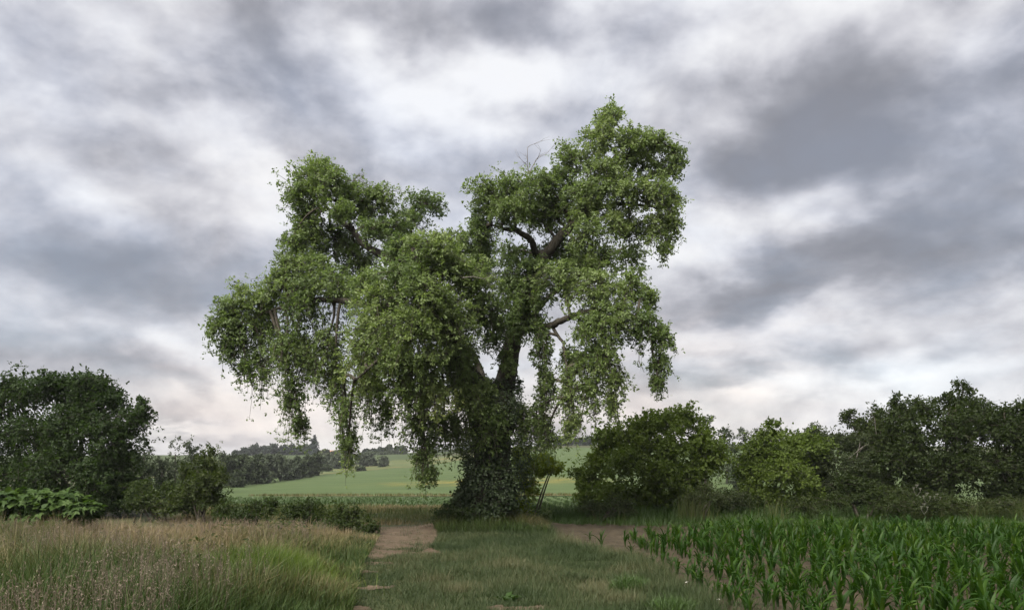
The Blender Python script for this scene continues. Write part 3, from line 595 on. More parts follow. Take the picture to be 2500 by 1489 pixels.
# ------------------------------------------------------------------ bushes
def bush(name, label, cat, u, Y, clumps, lm, L, dens=1., Wr=.6, kind='kite', group=None, k=4, m=6, stems=5, stem_r=.035, vb=None, hang=.15, tbias=.35, out=.09, up=.15, dead=0, rosette_spread=(5, 60)):
    """clumps: (u, v, ru, rv, dy) in photo pixels at distance Y"""
    x = (u - CU) / F * Y; z = float(terrain(x, Y)); root = thing(name, (x, Y, z), label, cat, group)
    E = []; nt = []
    for (cu, cv, ru, rv, dy) in clumps:
        q = (Y + dy) / F; E.append([*(W(cu, cv, Y + dy) + R.normal(size=3) * .1), ru * q * R.uniform(.8, 1.12), .5 * (ru + rv) * q, rv * q * R.uniform(.8, 1.12)])
        area = ru * rv * q * q; nt.append(max(6, int(dens * area / (L * L) * 2.1 * 4 / k * 6 / m)))
    E = np.array(E); E[:, 2] = np.maximum(E[:, 2], z + .1)
    A, B, C, P, ax, tw, idx = sprays(E, nt, [hang] * len(E), m, inner=.5, zmin=z, out=min(.45, out * 1.9), upbias=up)
    ml = MB(); cl = R.random(len(E))[idx]
    tint = tbias + .22 * (tw - .5) + .3 * (cl - .5) + .25 * (fbm(P[:, 0] * 1.1 + 5, P[:, 2] * 1.3, 3, 17) - .5)
    rosettes(ml, P, ax, k, L, Wr, tint, kind, rosette_spread, jit=.3 * L)
    tag(ml.build('foliage', lm, root), kind='stuff')
    mt = MB()
    for s in range(stems):
        e = E[R.integers(len(E))]; b = np.array([x + R.normal() * .18 * min(2, E[:, 3].max()), Y + R.normal() * .15, z - .05]); t = e[:3] + R.normal(size=3) * e[3:6] * .3
        mid = (b + t) / 2 + np.array([0, 0, .15 * np.linalg.norm(t - b)]); ts = np.linspace(0, 1, 7)[:, None]
        tube(mt, (1 - ts) ** 2 * b + 2 * ts * (1 - ts) * mid + ts * ts * t, np.linspace(stem_r, stem_r * .3, 7), 5, .08)
    sub = R.random(len(A)) < .5; twigs_mesh(mt, A[sub], B[sub], C[sub], np.full(sub.sum(), .05 * L + .003), np.full(sub.sum(), .002))
    tag(mt.build('stems', M_twig, root), kind='stuff')
    if dead:
        for _ in range(dead):
            md = MB(); e = E[R.integers(len(E))]; dead_branch(md, e[:3] + np.array([R.normal() * .2, -.1, e[5] * .6]), (R.normal() * .5, 0, 1), R.uniform(.5, .9), .012, 1, .4)
            md.build('dead_branch', M_dead, root)
    return root

bush('leafy_tree', 'big dark rounded tree at the left edge behind the broad-leaved shrub', 'tree', 190, 24,
     [(30, 985, 80, 60, .3), (50, 955, 60, 34, .2), (150, 950, 64, 34, .2), (235, 965, 56, 34, .2), (185, 1010, 70, 50, 0), (120, 960, 75, 45, 0), (200, 960, 70, 50, -.2), (265, 985, 60, 50, 0), (315, 1040, 50, 60, .2), (60, 1070, 80, 70, 0), (150, 1050, 80, 70, -.5), (240, 1070, 80, 70, -.6), (320, 1110, 45, 60, 0),
      (40, 1160, 80, 70, -.2), (130, 1150, 80, 80, -.8), (220, 1160, 80, 70, -.8), (300, 1180, 60, 55, -.3), (-60, 1010, 80, 80, 0), (-60, 1130, 80, 90, 0), (80, 1220, 90, 40, -.5), (200, 1230, 90, 30, -.6), (300, 1230, 60, 30, -.3), (110, 925, 12, 20, 0), (355, 1000, 18, 26, .2), (350, 985, 8, 16, .2)],
     M_darkbush, .10, .95, out=.16, stem_r=.08, stems=8)
bush('spiky_shrub', 'small upright shrub with pale yellow-green shoots in front of the left wood', 'shrub', 490, 22,
     [(490, 1165, 30, 38, 0), (458, 1172, 16, 26, 0), (528, 1165, 16, 24, 0), (475, 1130, 7, 24, 0), (515, 1135, 7, 26, 0), (548, 1150, 9, 14, 0), (505, 1200, 50, 36, -.2), (460, 1215, 40, 30, -.2), (545, 1172, 16, 14, 0), (440, 1140, 8, 22, 0), (500, 1112, 14, 24, 0), (520, 1225, 40, 24, -.2)],
     M_hedge, .075, 1.0, out=.30, tbias=.62, up=.5)
bush('low_bush', 'low green bush between the big left tree and the spiky shrub', 'bush', 390, 22.5,
     [(440, 1225, 40, 26, 0), (350, 1190, 40, 30, .3), (410, 1195, 40, 24, .3), (360, 1215, 50, 26, 0), (420, 1212, 45, 26, 0), (330, 1232, 40, 22, -.2), (400, 1240, 55, 18, -.3)], M_bramble, .08, 1.0, tbias=.45)
for lab, u, Y, cl in [
    ('dense bramble thicket between the spiky shrub and the crop field', 610, 20.6, [(575, 1245, 40, 26, 0), (620, 1236, 45, 24, 0), (665, 1240, 40, 22, 0), (600, 1268, 60, 16, -.3)]),
    ('bramble thicket in the middle of the meadow edge, with arching shoots', 735, 20.2, [(705, 1245, 40, 22, 0), (750, 1250, 38, 20, 0), (720, 1270, 55, 14, -.3), (780, 1262, 30, 18, 0)]),
    ('dark bramble clump at the left corner of the dirt path', 850, 19.6, [(815, 1262, 34, 24, 0), (850, 1262, 38, 26, 0), (880, 1280, 26, 22, -.3), (835, 1290, 40, 18, -.6)])]:
    bush('bramble', lab, 'bramble', u, Y, cl, M_bramble, .07, 1.05, Wr=.65, group='brambles along the back of the meadow', out=.22, tbias=.38)
bush('root_weeds', 'dark weedy thicket on the mound at the foot of the oak, right of the path', 'weeds', 1110, 19.9,
     [(1095, 1268, 30, 20, 0), (1125, 1256, 34, 20, 0), (1082, 1288, 24, 16, -.2), (1180, 1272, 46, 14, -.1), (1320, 1270, 30, 12, .3)], M_bramble, .055, .8, tbias=.15, out=.3, stems=0)
bush('sapling', 'yellow-green sapling lit up just right of the ivied oak trunk', 'tree', 1300, 22.6,
     [(1285, 1110, 26, 30, 0), (1310, 1130, 36, 26, 0), (1345, 1140, 24, 16, 0), (1280, 1160, 24, 30, 0), (1290, 1205, 22, 30, .1), (1330, 1165, 26, 14, 0), (1275, 1235, 26, 24, 0), (1360, 1133, 12, 8, 0)],
     M_lime, .08, 1.7, k=4, stems=4, stem_r=.035, tbias=.35, out=.15)
bush('hazel_bush', 'large rounded yellow-green hazel bush right of the oak', 'bush', 1600, 25,
     [(1540, 1045, 50, 40, 0), (1600, 1035, 60, 38, -.2), (1665, 1040, 60, 40, -.2), (1720, 1070, 45, 50, 0), (1490, 1085, 50, 40, 0), (1560, 1090, 60, 50, -.7), (1640, 1095, 65, 50, -.9), (1710, 1120, 55, 55, -.5), (1745, 1115, 26, 50, .1),
      (1460, 1135, 45, 40, 0), (1530, 1150, 65, 50, -.9), (1610, 1160, 65, 50, -1.2), (1690, 1170, 55, 45, -.8), (1450, 1185, 40, 40, -.1), (1510, 1205, 60, 35, -.7), (1590, 1215, 60, 34, -1), (1660, 1215, 50, 34, -.7), (1425, 1160, 22, 24, 0), (1410, 1148, 16, 12, 0), (1440, 1222, 34, 24, -.2)],
     M_hazel, .095, 1.05, Wr=.75, stems=9, stem_r=.05, out=.13, tbias=.42)
bush('low_shrub', 'grey-green low shrub at the left foot of the hazel bush', 'shrub', 1470, 22.6,
     [(1450, 1228, 34, 20, 0), (1490, 1230, 36, 22, 0), (1525, 1242, 28, 14, 0)], M_hedge2, .07, 1., tbias=.6, out=.2)
bush('low_shrub', 'pale grey-green willowy shrub at the right foot of the hazel bush', 'shrub', 1700, 22.8,
     [(1680, 1222, 26, 26, 0), (1715, 1212, 22, 28, 0), (1745, 1222, 28, 22, 0), (1700, 1240, 36, 14, 0)], M_hedge2, .065, .9, Wr=.4, tbias=.8, out=.3, up=.6)
bush('hedge_shrub', 'arching bright-leaved shrub right of the hazel bush, below the distant wood', 'shrub', 1870, 24.5,
     [(1870, 1075, 46, 30, 0), (1835, 1110, 40, 40, 0), (1895, 1120, 50, 45, -.4), (1945, 1120, 40, 45, 0), (1850, 1160, 40, 40, -.2), (1900, 1175, 55, 40, -.9), (1960, 1180, 40, 36, -.3), (1880, 1220, 60, 28, -.4), (1820, 1130, 24, 24, 0), (1885, 1045, 22, 12, 0), (1950, 1085, 46, 34, .2), (1985, 1095, 40, 36, .3), (1960, 1225, 50, 26, -.1), (1830, 1200, 40, 30, 0)],
     M_hazel, .085, 1.15, Wr=.7, tbias=.30, out=.22)
bush('weed_clump', 'low weed clump filling the gap right of the hazel bush', 'weeds', 1790, 23.6,
     [(1770, 1205, 40, 26, 0), (1815, 1215, 40, 24, 0), (1780, 1238, 50, 14, -.2)], M_hedge2, .06, .9, tbias=.45, out=.25, stems=0)
bush('hedge_shrub', 'greyish hedge shrub with bare dead branches sticking out of its top', 'shrub', 2030, 25.4,
     [(2000, 1080, 40, 36, 0), (2050, 1075, 45, 36, 0), (2090, 1090, 40, 40, 0), (2010, 1130, 50, 40, -.4), (2075, 1140, 50, 45, -.5), (2040, 1190, 55, 40, -.5), (2110, 1180, 45, 40, -.2), (1985, 1180, 40, 50, 0), (2000, 1220, 60, 30, -.2), (2100, 1225, 60, 30, -.2)], M_hedge2, .075, 1.2, tbias=.35, dead=6)
bush('hedge_shrub', 'small dark rounded shrub standing in front of the hedge, near the white umbels', 'shrub', 2100, 22.8,
     [(2075, 1190, 36, 28, 0), (2115, 1178, 38, 28, 0), (2140, 1200, 32, 26, 0), (2095, 1220, 50, 20, 0)], M_hedge, .07, 1.05, tbias=.25)
bush('hedge_tree', 'thin upright hedge tree with open feathery top, left of the tallest hedge', 'tree', 2120, 26,
     [(2075, 1015, 18, 22, 0), (2090, 1040, 30, 20, 0), (2130, 1055, 36, 24, 0), (2150, 1040, 26, 34, 0), (2130, 1100, 45, 35, 0), (2160, 1075, 45, 40, 0), (2110, 1080, 40, 30, 0), (2065, 1005, 10, 10, 0)], M_hedge, .085, 1.1, tbias=.5, out=.35, up=.5)
bush('hedge_tree', 'tall dark hedge tree with the highest top at the right', 'tree', 2300, 25,
     [(2200, 1010, 36, 40, 0), (2195, 985, 16, 22, 0), (2260, 1010, 45, 40, .1), (2330, 985, 50, 36, 0), (2180, 1060, 40, 45, .3), (2150, 1120, 40, 50, .3), (2160, 1180, 40, 50, .2), (2340, 960, 20, 18, 0), (2390, 1000, 50, 40, 0), (2230, 1065, 60, 45, -.6), (2310, 1055, 65, 50, -.9), (2390, 1065, 60, 50, -.6), (2210, 1130, 60, 50, -.5),
      (2290, 1130, 65, 50, -1), (2370, 1140, 60, 50, -.8), (2240, 1190, 55, 40, -.4), (2320, 1200, 60, 40, -.7), (2300, 965, 14, 18, 0)], M_hedge, .10, 1.2, tbias=.28, out=.2, stem_r=.07, stems=9)
bush('hedge_tree', 'dark spreading hedge tree cut by the right edge of the frame', 'tree', 2470, 24.6,
     [(2440, 1005, 45, 36, 0), (2490, 1015, 50, 40, 0), (2450, 1070, 55, 50, -.6), (2510, 1080, 60, 60, -.5), (2440, 1140, 55, 50, -.7), (2500, 1160, 60, 50, -.6), (2430, 1205, 60, 40, -.4), (2510, 1215, 60, 40, -.4), (2580, 1100, 70, 90, 0), (2580, 1200, 70, 60, 0), (2680, 1080, 80, 90, .2), (2680, 1200, 80, 70, .2)],
     M_hedge, .10, 1.2, tbias=.2, out=.16, stem_r=.07, stems=7)
bush('weed_clump', 'rough weeds and pale stalks along the foot of the right hedge', 'weeds', 2200, 22.2,
     [(1960, 1235, 50, 20, 0), (2040, 1240, 55, 18, 0), (2180, 1235, 50, 22, 0), (2260, 1230, 45, 26, 0), (2210, 1215, 40, 26, .6), (2160, 1215, 40, 26, .8), (2300, 1215, 40, 24, .8), (2340, 1240, 50, 18, 0), (2440, 1242, 60, 16, 0)], M_hedge, .055, .9, tbias=.42, out=.3, stems=0)

# white umbels in front of the hedge
for lab, u, v, Y, s in [('tallest white umbel plant in front of the dark hedge', 2238, 1186, 22.1, 1.), ('white-flowered umbel plant with drooping side heads before the dark hedge', 2262, 1206, 21.9, .95),
                     ('rightmost white umbel plant before the dark hedge', 2288, 1208, 22.0, .85), ('lowest white umbel plant, nearest the maize', 2256, 1232, 21.6, .9)]:
    c = W(u, v, Y); z = float(terrain(c[0], Y)); rt = thing('umbel_plant', (c[0], Y, z), lab, 'wild flower', 'white umbel plants by the hedge')
    mb = MB(); tube(mb, [(c[0], Y, z - .03), (c[0] + .02, Y, (c[2] + z) / 2), c], [.009, .007, .005], 5); mb.build('stem', M_hedge, rt)
    for q, (dx, dz, rr) in enumerate([(0, 0, .05), (-.09, -.08, .036), (.08, -.10, .032)]):
        mf = MB(); h = c + np.array([dx, -.02 * q, dz]) * s; n = 110; a = R.uniform(0, 2 * PI, n); rad = rr * s * np.sqrt(R.random(n))
        pos = np.stack([h[0] + rad * np.cos(a), h[1] + rad * np.sin(a), h[2] + .035 - rad ** 2 * 3 + R.normal(size=n) * .006], -1)
        leaves(mf, pos, rand_unit(n) * [1, 1, .3], np.array([0, 0, 1.]) + R.normal(size=(n, 3)) * .3, .011, .010, R.random(n))
        for j in range(0, n, 10): tube(mf, [h - np.array([0, 0, .05]), pos[j]], [.0025, .0015], 3, 0, 0)
        if q: tube(mf, [c - np.array([0, 0, .28 * s]), h - np.array([0, 0, .05])], [.004, .003], 4)
        mf.build('umbel', M_umbel, rt)

# ------------------------------------------------------------------ broad-leaved shrub at the left edge
bx, by = (60 - CU) / F * 16, 16.
broad = thing('broad_leaved_shrub', (bx, by, float(terrain(bx, by))), 'bright green mound of large lobed leaves at the left edge behind the meadow grass', 'shrub')
def lobed(seed):
    r = np.random.default_rng(seed); V = [(0, 0, 0)]; ang = np.radians([-150, -118, -92, -62, -38, -16, 0, 16, 38, 62, 92, 118, 150]); rad = [.32, .55, .34, .78, .46, .55, 1., .55, .46, .78, .34, .55, .32]
    for a, q in zip(ang, rad): q *= r.uniform(.92, 1.08); V.append((q * math.cos(a), q * math.sin(a), -.18 * q * q + .05 * (abs(math.sin(2.5 * a)))))
    f = [(0, i, i + 1) for i in range(1, len(V) - 1)]
    me = bpy.data.meshes.new('leaf'); me.from_pydata(V, [], f); me.materials.append(M_broad); return me
LME = [lobed(s) for s in range(4)]
nleaf = 0
dome = [(-40, 1232, 95, 40), (60, 1226, 80, 34), (150, 1228, 62, 34), (205, 1246, 30, 26), (20, 1275, 90, 36), (120, 1275, 80, 36)]
while nleaf < 300:
    u, v, ru, rv = dome[R.integers(len(dome))]; d = rand_unit(1)[0]; d[1] = -abs(d[1]) * .8 if R.random() < .75 else abs(d[1]); d[2] = abs(d[2]) if R.random() < .85 else d[2]
    c = W(u, v, 16); k = 16 / F; p = c + d * np.array([ru * k, .55, rv * k]) * R.uniform(.82, 1.06)
    if p[2] < .25: continue
    o = bpy.data.objects.new('leaf', LME[nleaf % 4]); COL.objects.link(o); o.parent = broad; o.location = Vector(p) - broad.location
    nz = Vector(d * .8 + np.array([R.normal() * .3, R.normal() * .3 - .15, .75])).normalized()
    xd = Vector(d * [1, 1, .0] + np.array([R.normal() * .4, R.normal() * .4 - .2, -.35])); xd = (xd - nz * xd.dot(nz)).normalized(); yd = nz.cross(xd)
    from mathutils import Matrix
    o.rotation_euler = Matrix((xd, yd, nz)).transposed().to_euler(); s = R.uniform(.10, .185); o.scale = (s, s * R.uniform(.85, 1.1), s); nleaf += 1
mb = MB(); ms = MB(); n = 2600; ii = R.integers(len(dome), size=n); dm = np.array(dome, float)[ii]; cc = W(dm[:, 0], dm[:, 1], 16.1); d = rand_unit(n)
pos = cc + d * np.stack([dm[:, 2] * 16 / F, np.full(n, .5), dm[:, 3] * 16 / F], -1) * R.uniform(.3, .95, n)[:, None]; pos[:, 2] = np.maximum(pos[:, 2], .12)
leaves(mb, pos, d * [1, 1, .2] + R.normal(size=(n, 3)) * .4 - [0, 0, .3], d * .5 + [0, -.1, .8], .17 * R.uniform(.6, 1.2, n), .13, R.random(n), 'hex')
tag(mb.build('under_leaves', M_broad, broad), kind='stuff')
for i in range(40):
    u, v, ru, rv = dome[R.integers(len(dome))]; t = W(u + R.normal() * ru * .4, v, 16 + R.normal() * .2); tube(ms, [(t[0] + R.normal() * .1, t[1], .0), t], [.012, .006], 4)
tag(ms.build('stems', M_hedge, broad), kind='stuff')

# ------------------------------------------------------------------ grass
def blades(mb, x, y, h, w, lean, tint, off=0., seg=2, tw=None):
    n = len(x); z = terrain(x, y) + off; a = R.uniform(0, 2 * PI, n); ld = np.stack([np.cos(a), np.sin(a), np.zeros(n)], -1)
    b = a + PI / 2 + R.normal(size=n) * .6; sd = np.stack([np.cos(b), np.sin(b), np.zeros(n)], -1) * (w / 2)[:, None]
    p0 = np.stack([x, y, z - .01], -1); up = np.array([0, 0, 1.]); l = (lean * h)[:, None]
    p1 = p0 + up * (.55 * h)[:, None] + ld * l * .3; p2 = p0 + up * (h * (1 - .25 * lean ** 2))[:, None] + ld * l
    if tw is not None: p1[:, 0] += tw * h * .3; p2[:, 0] += tw * h
    V = np.stack([p0 - sd, p0 + sd, p1 - sd * .8, p1 + sd * .8, p2], 1); o = (np.arange(n) * 5)[:, None]
    if seg == 1:
        o = (np.arange(n) * 3)[:, None]; mb.add(np.stack([p0 - sd, p0 + sd, p2], 1).reshape(-1, 3), o + np.array([[0, 1, 2]]), None, np.repeat(tint, 3)); return
    mb.add(V.reshape(-1, 3), o + np.array([[2, 3, 4]]), o + np.array([[0, 1, 3, 2]]), np.repeat(tint, 5))
    return p1, p2
def scatter(n, x0, x1, y0, y1, fan=True):
    y = np.sqrt(R.uniform(y0 ** 2, y1 ** 2, n)) if fan else R.uniform(y0, y1, n)
    return R.uniform(x0, x1, n), y
def path_edge(y): return np.interp(y, [8, 9.2, 11, 14, 17, 19, 20], [-2.15, -2.2, -2.5, -2.95, -3.25, -3.5, -3.6])    # right edge of the meadow
gdens = lambda x, y, s, sd: fbm(x * s, y * s, 4, sd)

# tall meadow at the left
n = 138000; y = R.uniform(5., 19.3, n); y = y[R.random(len(y)) < np.clip(11 / y, 0, 1)]; e = path_edge(y); x = e + .35 - (R.random(len(y)) ** 1.15) * (np.maximum(y * .66, 4.2) + 1.2 + e)
edge = np.clip((e - x) / 1.2, 0, 1); pt = gdens(x, y, .45, 101); pt2 = gdens(x, y, 1.7, 111)
mu, mv = ground_px(612, 1438); limep = np.exp(-(((x - mu) / .75) ** 2 + ((y - mv) / 1.0) ** 2))
h = (.20 + .30 * edge) * R.uniform(.45, 1.3, len(y)) * (.10 + 1.1 * pt2 + .75 * gdens(x, y, 4., 113)) * (.55 + .9 * gdens(x, y, .7, 117)) * np.interp(y, [8, 13, 19], [1.1, .95, .58]) * (1 - .15 * limep)
leftness = np.clip((e - x - 1.6) / 2.0, 0, 1)
tint = .27 + .30 * leftness * pt * 1.5 + 1.5 * (pt - .5) + .9 * (pt2 - .5) + .28 * (R.random(len(y)) - .5) + .32 * (R.random(len(y)) < .28) - .5 * limep + .25 * np.clip((y - 14) / 4, 0, 1) * pt
mb = MB(); blades(mb, x, y, h, R.uniform(.006, .012, len(y)), R.uniform(.1, 1.1, len(y)), np.clip(tint, 0, .98))
tag(mb.build('meadow_grass', M_meadow), 'tall dry meadow grass with pink-beige tops on the left of the track', 'grass', kind='stuff')
# seed heads standing over it
n = 7000; y = R.uniform(5., 18.6, n); e = path_edge(y); x = e - .5 - R.random(n) ** .8 * (np.maximum(y * .66, 4.2) + .8 + e); pt = gdens(x, y, .6, 121)
ok = (pt + .20 * np.clip((e - x) / 3, 0, 1) - .07 * np.clip((y - 10) / 5, 0, 1) + .12 * (gdens(x, y, 2.2, 123) - .5) + .10 * (R.random(n) - .5) > .60); ok &= ((x - mu) / .8) ** 2 + ((y - mv) / 1.1) ** 2 > 1; x, y = x[ok], y[ok]; n = len(x)
h = R.uniform(.48, .86, n) * np.interp(y, [8, 13, 19], [1., .8, .5]); z = terrain(x, y); a = R.uniform(0, 2 * PI, n); ln = R.uniform(.02, .28, n)[:, None] * np.stack([np.cos(a), np.sin(a), np.zeros(n)], -1)
A = np.stack([x, y, z], -1); C = A + ln * h[:, None] + np.array([0, 0, 1.]) * h[:, None] * .97; B = (A + C) / 2 + np.array([0, 0, .08])
mb = MB(); twigs_mesh(mb, A, B, C, np.full(n, .0022), np.full(n, .0014), 3)
m = 9; t = R.uniform(.72, 1.03, (n, m, 1)); Pp = (1 - t) ** 2 * A[:, None] + 2 * t * (1 - t) * B[:, None] + t * t * C[:, None]; big = R.uniform(.5, 1.3, (n, 1, 1))
Pp = Pp + R.normal(size=Pp.shape) * .020 * big * (1.12 - t) * 3
dd = unit(C - A)[:, None] * .7 + R.normal(size=Pp.shape) * .6
leaves(mb, Pp.reshape(-1, 3), dd.reshape(-1, 3), rand_unit(n * m), R.uniform(.014, .034, n * m), R.uniform(.004, .009, n * m), np.repeat(R.random(n), m))
tag(mb.build('seed_heads', M_seed), 'feathery pale seed heads standing above the left meadow', 'grass', kind='stuff')
# the lime green patch in it
n = 15000; x = mu + R.normal(size=n) * .42; y = mv + R.normal(size=n) * .5
mb = MB(); blades(mb, x, y, R.uniform(.25, .56, n) * (1 - .25 * np.abs(x - mu)), R.uniform(.004, .008, n), R.uniform(.1, .9, n), R.random(n))
tag(mb.build('lime_grass', M_limegrass), 'bright lime green patch of lush grass within the meadow', 'grass', kind='stuff')

# short grass of the track
n = 300000; y = 7.2 + 13.6 * R.random(n) ** 1.25; e = path_edge(y); right = np.interp(y, [7, 9.2, 11.5, 14, 16, 19.5, 21], [3.1, 2.75, 2.4, 2.25, 1.7, .95, .75])
x = e - .25 + R.random(n) * (right - e + .45); pm = path_mask(x, y)
pt = gdens(x, y, .8, 131); pt2 = gdens(x, y, 2.6, 141); rut = np.exp(-((x - (e + .55)) / .42) ** 2)     # the left wheel track is grazed short and grey-green
keep = ~pm | (R.random(n) < np.interp(y, [15.5, 17.5], [.75, .12]) * (gdens(x, y, 3.1, 145) > .46) + .03); keep &= (gdens(x, y, 1.9, 147) > .40) | (R.random(n) < .45); keep &= ~soil_mask(x, y) | (R.random(n) < .12)
x, y, pt, pt2, rut, right, e = [q[keep] for q in (x, y, pt, pt2, rut, right, e)]; n = len(x)
edge = np.clip(1 - (right - x) / .9, 0, 1)
h = (.045 + .10 * pt2 * (1 - rut) + .05 * pt + .14 * edge * pt2 * 1.6) * R.uniform(.5, 1.5, n) * np.where(R.random(n) < .02, 1.8, 1) * .78
mid = np.exp(-((x - (e + 1.6)) / .7) ** 2) * np.exp(-((y - 11.2) / 1.6) ** 2)
tint = .40 + 1.3 * (pt - .5) + .24 * (R.random(n) - .5) + .30 * (R.random(n) < .15) + .32 * mid - .05 * rut + edge * (.55 * np.clip((y - 12) / 3, 0, 1) - .15) + .5 * (pt2 - .5)
mb = MB(); blades(mb, x, y, h, R.uniform(.005, .011, n), R.uniform(.2, 1.1, n), np.clip(tint, 0, 1), seg=1)
tag(mb.build('track_grass', M_short), 'short worn grass growing along the farm track in the foreground', 'grass', kind='stuff')

# greener verge beyond the soil and behind the oak, rough grass bank behind the path
n = 60000; y = R.uniform(18.8, 25.5, n); x = R.uniform(-.2, 19, n) * (y / 22); lo = np.interp(x, [.5, 1.2, 4, 17], [20.6, 21.4, 21.0, 19.2]); k = (y > lo + 1.0 * (gdens(x, y, .9, 151) - .5)) & (x > np.interp(y, [19, 21, 25], [1, .2, 0])); x, y = x[k], y[k]; n = len(x)
h = R.uniform(.10, .26, n) * (.6 + .9 * gdens(x, y, 1.2, 161)) * (1 + .9 * np.clip((y - 22) / 1.5, 0, 1))
mb = MB(); blades(mb, x, y, h, R.uniform(.007, .014, n), R.uniform(.2, .9, n), np.clip(.35 + .6 * (gdens(x, y, .7, 171) - .5) + .3 * (R.random(n) - .5), 0, 1))
tag(mb.build('verge_grass', M_verge), 'lush green grass verge between the bare soil and the hedge', 'grass', kind='stuff')
n = 30000; y = R.uniform(21.6, 29.5, n); x = R.uniform(-10, .4, n); k = (x > -5.4) | (y > 20); x, y = x[k], y[k]; n = len(x)
h = R.uniform(.10, .30, n) * (.4 + .9 * gdens(x, y, .8, 181)) * np.interp(y, [21.6, 24, 29], [.6, 1.0, .9])
mb = MB(); blades(mb, x, y, h, R.uniform(.007, .014, n), R.uniform(.2, .9, n), np.clip(.60 + 1.5 * (gdens(x, y, .6, 191) - .47) + .12 * np.clip((y - 24) / 3, 0, 1) + .3 * (R.random(n) - .5), 0, .9))
tag(mb.build('bank_grass', M_meadow), 'rough green and straw grass bank behind the dirt path', 'grass', kind='stuff')
n = 7000; x = R.uniform(-2.1, .9, n); y = R.uniform(19.1, 20.9, n); k = (x > -2. + .5 * (gdens(x, y, 1.5, 241) - .3)) & ~path_mask(x, y); x, y = x[k], y[k]; n = len(x)
mb = MB(); blades(mb, x, y, R.uniform(.08, .34, n) * (.4 + 1.1 * gdens(x, y, 1.8, 251)), R.uniform(.006, .012, n), R.uniform(.2, 1.1, n), np.clip(.38 + 1.2 * (gdens(x, y, 1.1, 261) - .5) + .3 * (R.random(n) - .5), 0, 1))
tag(mb.build('mound_grass', M_meadow), 'straggly dry grass over the mound at the foot of the oak', 'grass', kind='stuff')
# stalky weeds with pale heads at the foot of the hedge
n = 9000; x = R.uniform(2.2, 15.5, n); y = 22.3 + R.normal(size=n) * .25 + .04 * x; k = gdens(x, y, .8, 201) > .50; x, y = x[k], y[k]; n = len(x)
mb = MB(); blades(mb, x, y, R.uniform(.3, .8, n) * (.5 + gdens(x, y, 1.1, 211)), R.uniform(.006, .011, n), R.uniform(.05, .5, n), np.clip(.35 + .5 * (R.random(n) - .5), 0, .9))
tag(mb.build('hedge_foot_grass', M_meadow), 'tall stalky grass in front of the right hedge', 'grass', kind='stuff')
# young crop standing in the near part of the far field
n = 22000; y = R.uniform(28.6, 58, n); u = R.uniform(350, 1900, n); x = (u - CU) / F * y; x = np.round(x / .75) * .75 + R.normal(size=n) * .06
mb = MB(); blades(mb, x, y, R.uniform(.08, .20, n), R.uniform(.03, .06, n), R.uniform(.3, 1.0, n), np.clip(.4 + .5 * (gdens(x, y, .15, 221) - .5) + .4 * (R.random(n) - .5), 0, 1), .03)
tag(mb.build('young_crop', M_crop), 'young green crop in the near strip of the far field', 'crop', kind='stuff')

n = 3000; x = R.uniform(-20, 12, n); y = 61 + R.normal(size=n) * .35
mb = MB(); blades(mb, x, y, R.uniform(.10, .26, n), R.uniform(.03, .06, n), R.uniform(.1, .7, n), np.clip(.55 + .3 * (R.random(n) - .5), 0, 1), .1)
tag(mb.build('strip_grass', M_meadow), 'dry straw-coloured grass along the strip across the far field', 'grass', kind='stuff')
# leafy weeds low in the meadow
wc = [ground_px(*q) for q in ((450, 1480), (285, 1372), (130, 1465), (560, 1345), (345, 1455), (60, 1400), (240, 1440), (700, 1335), (480, 1400))]; mb = MB()
for (cx, cy) in wc:
    n = 260; p = np.stack([cx + R.normal(size=n) * .28, cy + R.normal(size=n) * .28, R.uniform(.05, .48, n)], -1); p[:, 2] += terrain(p[:, 0], p[:, 1])
    leaves(mb, p, R.normal(size=(n, 3)) * [1, 1, .4], np.array([0, -.2, .9]) + R.normal(size=(n, 3)) * .4, R.uniform(.05, .13, n), R.uniform(.02, .05, n), R.random(n) * .8, 'hex')
tag(mb.build('meadow_weeds', M_bramble), 'dark leafy weeds standing low among the meadow grass', 'weeds', kind='stuff')

def tussock(u, v, lab, n, hh, rad, m, t0):
    x0, y0 = ground_px(u, v); z0 = float(terrain(x0, y0)); a = R.uniform(0, 2 * PI, n); r = rad * np.sqrt(R.random(n)); mb = MB()
    blades(mb, x0 + r * np.cos(a), y0 + r * np.sin(a), hh * R.uniform(.5, 1.1, n) * (1 - .5 * r / rad), R.uniform(.005, .009, n), R.uniform(.2, 1.1, n), np.clip(t0 + .35 * (R.random(n) - .5), 0, 1))
    o = mb.build('grass_tussock', m); V = np.empty(len(o.data.vertices) * 3, np.float32); o.data.vertices.foreach_get('co', V); V = V.reshape(-1, 3) - np.array([x0, y0, z0], np.float32); o.data.vertices.foreach_set('co', V.ravel()); o.location = (x0, y0, z0); o.data.update()
    tag(o, lab, 'grass tussock', 'tussocks at the edge of the track')
tussock(1535, 1432, 'dark green grass tussock at the edge of the bare soil, before the maize', 900, .36, .26, M_verge, .3)
tussock(1395, 1410, 'pale blue-green grass tussock on the track, left of the dark tussock', 800, .26, .30, M_short, .45)
tussock(1640, 1485, 'tussock at the bottom edge below the leftmost near maize', 700, .30, .30, M_verge, .35)

